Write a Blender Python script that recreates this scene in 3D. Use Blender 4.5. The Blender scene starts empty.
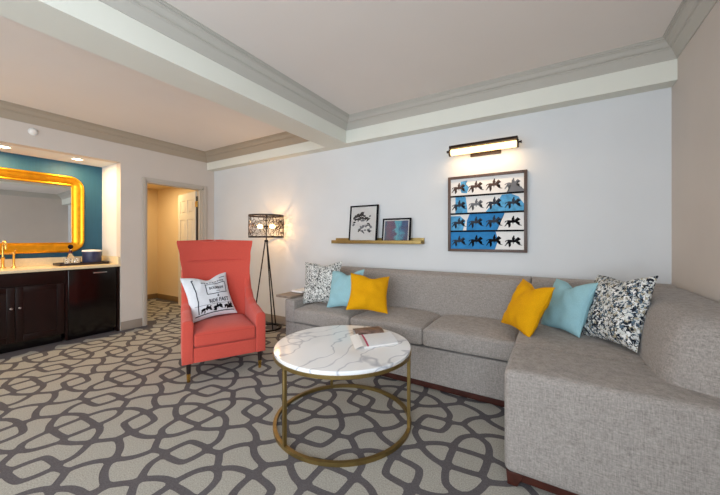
import bpy, bmesh, math, random
from mathutils import Vector, Matrix, Euler, noise
random.seed(7)
S = bpy.context.scene
COL = S.collection
PI = math.pi

# ------------------------------------------------------------------ camera, light, exposure
cam_d = bpy.data.cameras.new('camera'); cam = bpy.data.objects.new('camera', cam_d); COL.objects.link(cam)
cam.location = (0, 0, 1.22); cam.rotation_euler = (PI / 2, 0, math.radians(31.5))
cam_d.sensor_width = 36; cam_d.lens = 36 * 313 / 720; cam_d.shift_y = -8.5 / 720
cam_d.clip_start = 0.02
S.camera = cam
S.view_settings.view_transform = 'Standard'; S.view_settings.look = 'None'
S.view_settings.gamma = 1.0; S.view_settings.use_curve_mapping = False
S.view_settings.exposure = 0.14

world = bpy.data.worlds.new('daylight'); S.world = world; world.use_nodes = True
bg = world.node_tree.nodes['Background']; bg.inputs[0].default_value = (0.78, 0.88, 1.0, 1); bg.inputs[1].default_value = 1.5

def area(name, loc, rot, sx, sy, power, color, spread=PI):
    l = bpy.data.lights.new(name, 'AREA'); l.shape = 'RECTANGLE'; l.size = sx; l.size_y = sy
    l.energy = power; l.color = color; l.spread = spread
    o = bpy.data.objects.new(name, l); COL.objects.link(o); o.location = loc; o.rotation_euler = rot
    return o
# daylight entering at the main rear window and the window in the right wall, both behind the camera
area('rear_window_daylight', (-0.7, -2.52, 1.35), (PI / 2, 0, 0), 2.5, 1.9, 80, (0.80, 0.91, 1.0))
area('rear_left_warm_fill', (-3.6, -2.52, 1.35), (PI / 2, 0, 0), 1.7, 1.9, 30, (1.0, 0.90, 0.78))  # warm fill added to brighten the left zone, not daylight
area('right_window_daylight', (0.70, -1.4, 1.35), (0, PI / 2, 0), 1.9, 1.5, 66, (0.82, 0.92, 1.0))

# ------------------------------------------------------------------ helpers
def lin(c):
    return tuple(((x / 255) / 12.92 if x / 255 <= 0.04045 else ((x / 255 + 0.055) / 1.055) ** 2.4) for x in c)
MATS = {}
def mat(name, rgb, rough=0.6, metal=0.0, var=0.0, scale=30, bump=0.0, bscale=None, stretch=(1, 1, 1), spec=0.5, coat=0.0, sheen=0.0):
    m = bpy.data.materials.new(name); m.use_nodes = True; nt = m.node_tree; b = nt.nodes['Principled BSDF']
    c = lin(rgb)
    b.inputs['Base Color'].default_value = (*c, 1); b.inputs['Roughness'].default_value = rough
    b.inputs['Metallic'].default_value = metal; b.inputs['Specular IOR Level'].default_value = spec
    b.inputs['Coat Weight'].default_value = coat; b.inputs['Sheen Weight'].default_value = sheen
    if var or bump:
        tc = nt.nodes.new('ShaderNodeTexCoord'); mp = nt.nodes.new('ShaderNodeMapping'); mp.inputs['Scale'].default_value = stretch
        nt.links.new(tc.outputs['Object'], mp.inputs[0])
        nz = nt.nodes.new('ShaderNodeTexNoise'); nz.inputs['Scale'].default_value = scale; nz.inputs['Detail'].default_value = 4
        nt.links.new(mp.outputs[0], nz.inputs['Vector'])
        if var:
            r = nt.nodes.new('ShaderNodeValToRGB')
            r.color_ramp.elements[0].position = 0.3; r.color_ramp.elements[1].position = 0.7
            r.color_ramp.elements[0].color = (*[x * (1 - var) for x in c], 1)
            r.color_ramp.elements[1].color = (*[min(1, x * (1 + var)) for x in c], 1)
            nt.links.new(nz.outputs['Fac'], r.inputs[0]); nt.links.new(r.outputs[0], b.inputs['Base Color'])
        if bump:
            src = nz
            if bscale:
                src = nt.nodes.new('ShaderNodeTexNoise'); src.inputs['Scale'].default_value = bscale
                nt.links.new(mp.outputs[0], src.inputs['Vector'])
            bp = nt.nodes.new('ShaderNodeBump'); bp.inputs['Strength'].default_value = bump; bp.inputs['Distance'].default_value = 0.01
            nt.links.new(src.outputs['Fac'], bp.inputs['Height']); nt.links.new(bp.outputs[0], b.inputs['Normal'])
    MATS[name] = m
    return m
def emis(name, rgb, strength):
    m = bpy.data.materials.new(name); m.use_nodes = True; b = m.node_tree.nodes['Principled BSDF']
    b.inputs['Base Color'].default_value = (*lin(rgb), 1)
    b.inputs['Emission Color'].default_value = (*lin(rgb), 1); b.inputs['Emission Strength'].default_value = strength
    return m

def weave(name, rgb, var=0.22):
    """woven upholstery: crossed streaks of lighter and darker yarn"""
    m = mat(name, rgb, 0.9, spec=0.2, sheen=0.15); nt = m.node_tree; b = nt.nodes['Principled BSDF']
    tc = nt.nodes.new('ShaderNodeTexCoord'); outs = []
    for st in ((380, 380, 26), (26, 26, 380), (110, 110, 110)):
        mp = nt.nodes.new('ShaderNodeMapping'); mp.inputs['Scale'].default_value = st
        nz = nt.nodes.new('ShaderNodeTexNoise'); nz.inputs['Scale'].default_value = 1.0; nz.inputs['Detail'].default_value = 2
        nt.links.new(tc.outputs['Object'], mp.inputs[0]); nt.links.new(mp.outputs[0], nz.inputs['Vector']); outs.append(nz)
    a = nt.nodes.new('ShaderNodeMath'); a.operation = 'ADD'; nt.links.new(outs[0].outputs['Fac'], a.inputs[0]); nt.links.new(outs[1].outputs['Fac'], a.inputs[1])
    a2 = nt.nodes.new('ShaderNodeMath'); a2.operation = 'ADD'; nt.links.new(a.outputs[0], a2.inputs[0]); nt.links.new(outs[2].outputs['Fac'], a2.inputs[1])
    mr = nt.nodes.new('ShaderNodeMapRange'); mr.inputs['From Min'].default_value = 1.05; mr.inputs['From Max'].default_value = 1.95
    nt.links.new(a2.outputs[0], mr.inputs['Value'])
    r = nt.nodes.new('ShaderNodeValToRGB'); c = lin(rgb)
    r.color_ramp.elements[0].color = (*[x * (1 - var) for x in c], 1); r.color_ramp.elements[1].color = (*[min(1, x * (1 + var)) for x in c], 1)
    nt.links.new(mr.outputs[0], r.inputs[0]); nt.links.new(r.outputs[0], b.inputs['Base Color'])
    bp = nt.nodes.new('ShaderNodeBump'); bp.inputs['Strength'].default_value = 0.25; bp.inputs['Distance'].default_value = 0.004
    nt.links.new(a2.outputs[0], bp.inputs['Height']); nt.links.new(bp.outputs[0], b.inputs['Normal'])
    return m

def speckle(name, scale, stops):
    """small random dabs of several colours"""
    m = mat(name, (200, 200, 200), 0.9, spec=0.2); nt = m.node_tree; b = nt.nodes['Principled BSDF']
    tc = nt.nodes.new('ShaderNodeTexCoord'); nz = nt.nodes.new('ShaderNodeTexNoise'); nz.inputs['Scale'].default_value = scale * 0.8
    mx = nt.nodes.new('ShaderNodeMixRGB'); mx.blend_type = 'LINEAR_LIGHT'; mx.inputs[0].default_value = 0.018
    nt.links.new(tc.outputs['Object'], nz.inputs['Vector']); nt.links.new(tc.outputs['Object'], mx.inputs[1]); nt.links.new(nz.outputs['Color'], mx.inputs[2])
    vo = nt.nodes.new('ShaderNodeTexVoronoi'); vo.inputs['Scale'].default_value = scale; nt.links.new(mx.outputs[0], vo.inputs['Vector'])
    sp = nt.nodes.new('ShaderNodeSeparateColor'); nt.links.new(vo.outputs['Color'], sp.inputs[0])
    r = nt.nodes.new('ShaderNodeValToRGB'); r.color_ramp.interpolation = 'CONSTANT'
    while len(r.color_ramp.elements) < len(stops): r.color_ramp.elements.new(0.5)
    for e, (p, c) in zip(r.color_ramp.elements, stops): e.position = p; e.color = (*lin(c), 1)
    nt.links.new(sp.outputs[0], r.inputs[0]); nt.links.new(r.outputs[0], b.inputs['Base Color'])
    return m

def link_obj(name, bm, mats, parent=None, smooth=True, local=False, angle=40):
    """one mesh object; bm is in world coordinates unless local (then in the parent's own frame)"""
    if parent is not None and not local:
        bmesh.ops.translate(bm, verts=bm.verts, vec=-parent.location)
    bmesh.ops.recalc_face_normals(bm, faces=bm.faces)
    me = bpy.data.meshes.new(name); bm.to_mesh(me); bm.free()
    if not isinstance(mats, (list, tuple)): mats = [mats]
    for m in mats: me.materials.append(m)
    if smooth:
        for p in me.polygons: p.use_smooth = True
        me.set_sharp_from_angle(angle=math.radians(angle))
    o = bpy.data.objects.new(name, me); COL.objects.link(o)
    if parent is not None: o.parent = parent
    return o
def thing(name, label, cat, loc=(0, 0, 0), rotz=0, group=None):
    o = bpy.data.objects.new(name, None); COL.objects.link(o); o.location = loc; o.rotation_euler = (0, 0, rotz)
    o.empty_display_size = 0.1
    o['label'] = label; o['category'] = cat
    if group: o['group'] = group
    return o
def tag(o, label, cat, group=None):
    o['label'] = label; o['category'] = cat
    if group: o['group'] = group
    return o
def struct(name, bm, m, parent=None, **k):
    o = link_obj(name, bm, m, parent, **k)
    if parent is None: o['kind'] = 'structure'
    return o
def B(): return bmesh.new()

def box(bm, x0, y0, z0, x1, y1, z1, bev=0.0, seg=2, mi=0):
    t = bmesh.new(); bmesh.ops.create_cube(t, size=1.0)
    for v in t.verts:
        v.co = Vector(((x0 + x1) / 2 + v.co.x * (x1 - x0), (y0 + y1) / 2 + v.co.y * (y1 - y0), (z0 + z1) / 2 + v.co.z * (z1 - z0)))
    if bev > 0: bmesh.ops.bevel(t, geom=t.edges[:], offset=bev, segments=seg, affect='EDGES', profile=0.6)
    merge(bm, t, mi)
    return bm
def merge(bm, t, mi=0, M=None):
    vs = [bm.verts.new(M @ v.co if M else v.co) for v in t.verts]; t.verts.index_update()
    for f in t.faces:
        try:
            nf = bm.faces.new([vs[v.index] for v in f.verts]); nf.material_index = mi if mi is not None else f.material_index
        except ValueError: pass
    t.free()
def rbox(bm, x0, y0, z0, x1, y1, z1, r=0.03, n=14, crown=(0, 0, 0), mi=0, wob=0.0):
    """upholstered block: rounded edges and softly crowned faces; crown = bulge along x, y, z"""
    t = bmesh.new(); hx, hy, hz = (x1 - x0) / 2, (y1 - y0) / 2, (z1 - z0) / 2
    c = Vector(((x0 + x1) / 2, (y0 + y1) / 2, (z0 + z1) / 2))
    def levels(h):
        k = 4; a = [-h + r * (1 - math.cos(i / k * PI / 2)) for i in range(k + 1)]
        inner = [(-h + r) + (2 * h - 2 * r) * i / n for i in range(1, n)]
        return a + inner + [-v for v in reversed(a)]
    lx, ly, lz = levels(hx), levels(hy), levels(hz); cache = {}
    def V(i, j, k):
        key = (i, j, k)
        if key not in cache:
            p = Vector((lx[i], ly[j], lz[k]))
            q = Vector((max(-hx + r, min(hx - r, p.x)), max(-hy + r, min(hy - r, p.y)), max(-hz + r, min(hz - r, p.z))))
            dlt = p - q
            if dlt.length > 1e-9: p = q + dlt.normalized() * r
            u, v, w = p.x / hx, p.y / hy, p.z / hz
            p += Vector((crown[0] * u * (1 - v * v) * (1 - w * w), crown[1] * v * (1 - u * u) * (1 - w * w), crown[2] * (max(w, 0)) * (1 - u ** 4) * (1 - v ** 4)))
            p += c
            if wob: p += noise.noise_vector(p * 5) * wob
            cache[key] = t.verts.new(p)
        return cache[key]
    nx, ny, nz = len(lx) - 1, len(ly) - 1, len(lz) - 1
    for i in range(nx):
        for j in range(ny):
            for k in (0, nz): t.faces.new((V(i, j, k), V(i + 1, j, k), V(i + 1, j + 1, k), V(i, j + 1, k)))
    for i in range(nx):
        for k in range(nz):
            for j in (0, ny): t.faces.new((V(i, j, k), V(i + 1, j, k), V(i + 1, j, k + 1), V(i, j, k + 1)))
    for j in range(ny):
        for k in range(nz):
            for i in (0, nx): t.faces.new((V(i, j, k), V(i, j + 1, k), V(i, j + 1, k + 1), V(i, j, k + 1)))
    merge(bm, t, mi)
    return bm
def tube(bm, pts, r, n=10, caps=True, mi=0, closed=False):
    pts = [Vector(p) for p in pts]; rs = r if isinstance(r, (list, tuple)) else [r] * len(pts); rings = []
    N = len(pts); up = None
    for i, p in enumerate(pts):
        if closed: d = pts[(i + 1) % N] - pts[i - 1]
        else: d = pts[min(i + 1, N - 1)] - pts[max(i - 1, 0)]
        d.normalize()
        if up is None or abs(up.dot(d)) > 0.95: up = Vector((0, 0, 1)) if abs(d.z) < 0.9 else Vector((1, 0, 0))
        a = d.cross(up).normalized(); b = a.cross(d).normalized(); up = b
        rings.append([bm.verts.new(p + (a * math.cos(2 * PI * k / n) + b * math.sin(2 * PI * k / n)) * rs[i]) for k in range(n)])
    for i in range(N if closed else N - 1):
        A, C = rings[i], rings[(i + 1) % N]
        for k in range(n):
            f = bm.faces.new((A[k], A[(k + 1) % n], C[(k + 1) % n], C[k])); f.material_index = mi
    if caps and not closed:
        for q in (rings[0], rings[-1]): f = bm.faces.new(q); f.material_index = mi
    return bm
def lathe(bm, prof, c=(0, 0, 0), n=32, mi=0):
    """prof: (radius, z) from bottom to top; zero radius closes"""
    c = Vector(c); rings = []
    for r, z in prof:
        if r < 1e-6: rings.append([bm.verts.new(c + Vector((0, 0, z)))])
        else: rings.append([bm.verts.new(c + Vector((r * math.cos(2 * PI * k / n), r * math.sin(2 * PI * k / n), z))) for k in range(n)])
    for A, C in zip(rings, rings[1:]):
        for k in range(n):
            if len(A) == 1 and len(C) == 1: continue
            if len(A) == 1: f = bm.faces.new((A[0], C[(k + 1) % n], C[k]))
            elif len(C) == 1: f = bm.faces.new((A[k], A[(k + 1) % n], C[0]))
            else: f = bm.faces.new((A[k], A[(k + 1) % n], C[(k + 1) % n], C[k]))
            f.material_index = mi
    return bm
def extrude(bm, pts, a, b, axis='x', bev=0.0, mi=0, seg=3):
    """a 2-D outline pushed along an axis; for x: pts=(y,z), for y: pts=(x,z), for z: pts=(x,y)"""
    t = bmesh.new()
    def P(p, s): return {'x': (s, p[0], p[1]), 'y': (p[0], s, p[1]), 'z': (p[0], p[1], s)}[axis]
    A = [t.verts.new(P(p, a)) for p in pts]; C = [t.verts.new(P(p, b)) for p in pts]; n = len(pts)
    f0 = t.faces.new(A); f1 = t.faces.new(C)
    for i in range(n): t.faces.new((A[i], A[(i + 1) % n], C[(i + 1) % n], C[i]))
    if bev: bmesh.ops.bevel(t, geom=list(f0.edges) + list(f1.edges), offset=bev, segments=seg, affect='EDGES', profile=0.5)
    merge(bm, t, mi)
    return bm
def round_poly(pts, r, seg=5):
    """2-D outline with rounded corners; r may be a list"""
    out = []; n = len(pts)
    for i in range(n):
        p0, p1, p2 = Vector(pts[i - 1]), Vector(pts[i]), Vector(pts[(i + 1) % n])
        rr = r[i] if isinstance(r, (list, tuple)) else r
        if rr <= 0: out.append(tuple(p1)); continue
        d0, d2 = (p0 - p1), (p2 - p1); k0, k2 = min(rr, d0.length * 0.49), min(rr, d2.length * 0.49)
        a, c = p1 + d0.normalized() * k0, p1 + d2.normalized() * k2
        for s in range(seg + 1):
            t = s / seg; out.append(tuple(a * (1 - t) ** 2 + p1 * 2 * t * (1 - t) + c * t * t))
    return out
def chaikin(pts, it=2):
    for _ in range(it):
        o = []
        for i in range(len(pts)):
            a, b = Vector(pts[i]), Vector(pts[(i + 1) % len(pts)])
            o += [tuple(a * 0.75 + b * 0.25), tuple(a * 0.25 + b * 0.75)]
        pts = o
    return pts
def quad(bm, a, b, c, d, mi=0):
    f = bm.faces.new([bm.verts.new(p) for p in (a, b, c, d)]); f.material_index = mi
    return f

# ------------------------------------------------------------------ materials
M_wall_back = mat('painted_wall_white', (219, 221, 223), 0.85, var=0.015, scale=3, bump=0.03, bscale=120)
M_wall = mat('painted_wall_greige', (207, 198, 190), 0.85, var=0.02, scale=3, bump=0.05, bscale=120)
M_ceil = mat('ceiling_paint', (234, 226, 220), 0.9, var=0.012, scale=2, bump=0.04, bscale=90)
M_soffit = mat('soffit_paint', (228, 228, 218), 0.85, var=0.01, scale=3)
M_crown = mat('crown_paint', (190, 186, 178), 0.6)
M_taupe = mat('taupe_trim_paint', (150, 138, 126), 0.6)
M_casing = mat('door_casing_paint', (190, 181, 170), 0.55)
M_teal = mat('teal_wallpaper', (24, 80, 108), 0.6, var=0.07, scale=60, stretch=(1, 1, 0.05))
M_hall = mat('hall_wall_cream', (232, 208, 168), 0.85)
M_door = mat('door_white_paint', (232, 222, 204), 0.5)
M_carpet_d = mat('carpet_charcoal', (101, 97, 100), 0.98, var=0.18, scale=160, bump=0.5, bscale=400, spec=0.1)
M_carpet_l = mat('carpet_pale_grey', (173, 170, 162), 0.98, var=0.24, scale=150, bump=0.5, bscale=400, spec=0.1)
M_black = mat('black_metal', (24, 22, 22), 0.4, 0.6)
M_gold = mat('brushed_gold_metal', (138, 116, 70), 0.38, 0.8, var=0.08, scale=40)
M_brass = mat('polished_brass', (224, 180, 96), 0.22, 1.0)
M_bronze = mat('dark_bronze_metal', (52, 40, 34), 0.4, 0.7)
M_chrome = mat('satin_nickel', (200, 200, 200), 0.25, 1.0)
M_espresso = mat('espresso_wood', (24, 8, 7), 0.32, var=0.35, scale=14, stretch=(1, 1, 0.08), spec=0.35)
M_blackgl = mat('gloss_black_panel', (10, 7, 8), 0.16, coat=0.0)
M_redwood = mat('mahogany_plinth', (62, 26, 18), 0.35, var=0.3, scale=20)
M_stone = mat('cream_stone', (232, 214, 178), 0.25, var=0.05, scale=60)
M_sofa = weave('grey_brown_weave', (151, 144, 139), 0.34)
M_coral = mat('coral_linen', (206, 84, 71), 0.9, var=0.10, scale=220, bump=0.25, bscale=500, spec=0.15, sheen=0.2)
M_coral_p = mat('coral_piping', (196, 74, 62), 0.9)
M_mustard = mat('mustard_linen', (222, 160, 12), 0.9, var=0.10, scale=160, bump=0.3, bscale=420, spec=0.15, stretch=(1, 1, 2))
M_aqua = mat('pale_aqua_linen', (150, 192, 202), 0.9, var=0.06, scale=160, bump=0.3, bscale=420, spec=0.15)
M_canvas = mat('white_cotton', (226, 230, 236), 0.9, var=0.03, scale=90, bump=0.2, bscale=400, spec=0.15)
M_ink = mat('navy_ink', (38, 44, 62), 0.9, spec=0.1)
M_inkb = mat('black_ink', (22, 22, 26), 0.9, spec=0.1)
M_inkg = mat('grey_ink', (120, 122, 128), 0.9, spec=0.1)
M_paper = mat('white_paper', (236, 234, 232), 0.7, spec=0.3)
M_blue1 = mat('print_blue', (84, 160, 206), 0.8, var=0.25, scale=30)
M_blue2 = mat('print_deep_blue', (38, 128, 190), 0.8, var=0.12, scale=25)
M_walnut = mat('walnut_frame', (82, 60, 50), 0.45, var=0.25, scale=16, stretch=(1, 1, 0.1))
M_greywood = mat('grey_brown_wood', (132, 118, 106), 0.5, var=0.2, scale=20, stretch=(1, 0.1, 1))
M_speck_r = speckle('multicolour_dabs', 92, [(0, (26, 30, 40)), (0.22, (84, 104, 120)), (0.36, (206, 208, 206)), (0.62, (168, 160, 140)), (0.74, (232, 232, 230)), (0.9, (60, 70, 84))])
M_speck_l = speckle('black_dabs_on_white', 120, [(0, (36, 38, 42)), (0.28, (214, 214, 210)), (0.62, (112, 122, 122)), (0.72, (226, 226, 224)), (0.92, (150, 150, 142))])
M_gold_frame = mat('gilt_frame', (236, 164, 34), 0.3, 0.85, var=0.10, scale=18)
M_mirror = mat('mirror_glass', (235, 236, 236), 0.01, 1.0)
M_navy = mat('navy_leatherette', (34, 46, 84), 0.4, var=0.15, scale=30)
M_plastic = mat('white_plastic', (232, 232, 230), 0.4)
M_bulb = emis('warm_bulb', (255, 205, 130), 22)
M_tube = emis('frosted_tube_light', (255, 214, 150), 2.6)
M_down = emis('downlight_lens', (255, 230, 185), 14)
def glass(name, tint=(1, 1, 1), rough=0.0):
    m = mat(name, (255, 255, 255), rough); b = m.node_tree.nodes['Principled BSDF']
    b.inputs['Transmission Weight'].default_value = 1.0; b.inputs['Base Color'].default_value = (*tint, 1); b.inputs['IOR'].default_value = 1.45
    return m
M_glass = glass('clear_glass')
# marble: white with wandering soft grey veins
M_marble = mat('white_marble', (236, 238, 242), 0.12, coat=0.2)
def marble():
    nt = M_marble.node_tree; b = nt.nodes['Principled BSDF']
    tc = nt.nodes.new('ShaderNodeTexCoord')
    nz = nt.nodes.new('ShaderNodeTexNoise'); nz.inputs['Scale'].default_value = 2.2; nz.inputs['Detail'].default_value = 3
    mx = nt.nodes.new('ShaderNodeMixRGB'); mx.blend_type = 'LINEAR_LIGHT'; mx.inputs[0].default_value = 0.32
    nt.links.new(tc.outputs['Object'], nz.inputs['Vector']); nt.links.new(tc.outputs['Object'], mx.inputs[1]); nt.links.new(nz.outputs['Color'], mx.inputs[2])
    vo = nt.nodes.new('ShaderNodeTexVoronoi'); vo.feature = 'DISTANCE_TO_EDGE'; vo.inputs['Scale'].default_value = 2.6
    mp = nt.nodes.new('ShaderNodeMapping'); mp.inputs['Scale'].default_value = (1.9, 0.6, 1); mp.inputs['Rotation'].default_value = (0, 0, 0.5)
    nt.links.new(mx.outputs[0], mp.inputs[0]); nt.links.new(mp.outputs[0], vo.inputs['Vector'])
    r = nt.nodes.new('ShaderNodeValToRGB'); r.color_ramp.elements[0].position = 0.0; r.color_ramp.elements[1].position = 0.045
    r.color_ramp.elements[0].color = (*lin((186, 189, 199)), 1); r.color_ramp.elements[1].color = (*lin((240, 241, 243)), 1)
    nt.links.new(vo.outputs['Distance'], r.inputs[0]); nt.links.new(r.outputs[0], b.inputs['Base Color'])
marble()

# ------------------------------------------------------------------ room shell
XL, XR, YB, YR = -4.89, 0.77, 3.24, -2.6          # left, right, back (sofa) and rear walls
ZC, ZS = 2.635, 2.365                              # ceiling, underside of beam and soffit
BX0, BX1, SY = -2.41, -2.10, 3.11                  # ceiling beam, soffit front
NY0, NY1, NX, NZ = -0.10, 1.885, -5.47, 2.24       # vanity niche
DY0, DY1, DZ = 2.19, 3.045, 2.042                  # doorway
HX, HY1, HY0 = -6.95, 3.33, 2.06                    # hall beyond the door

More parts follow.
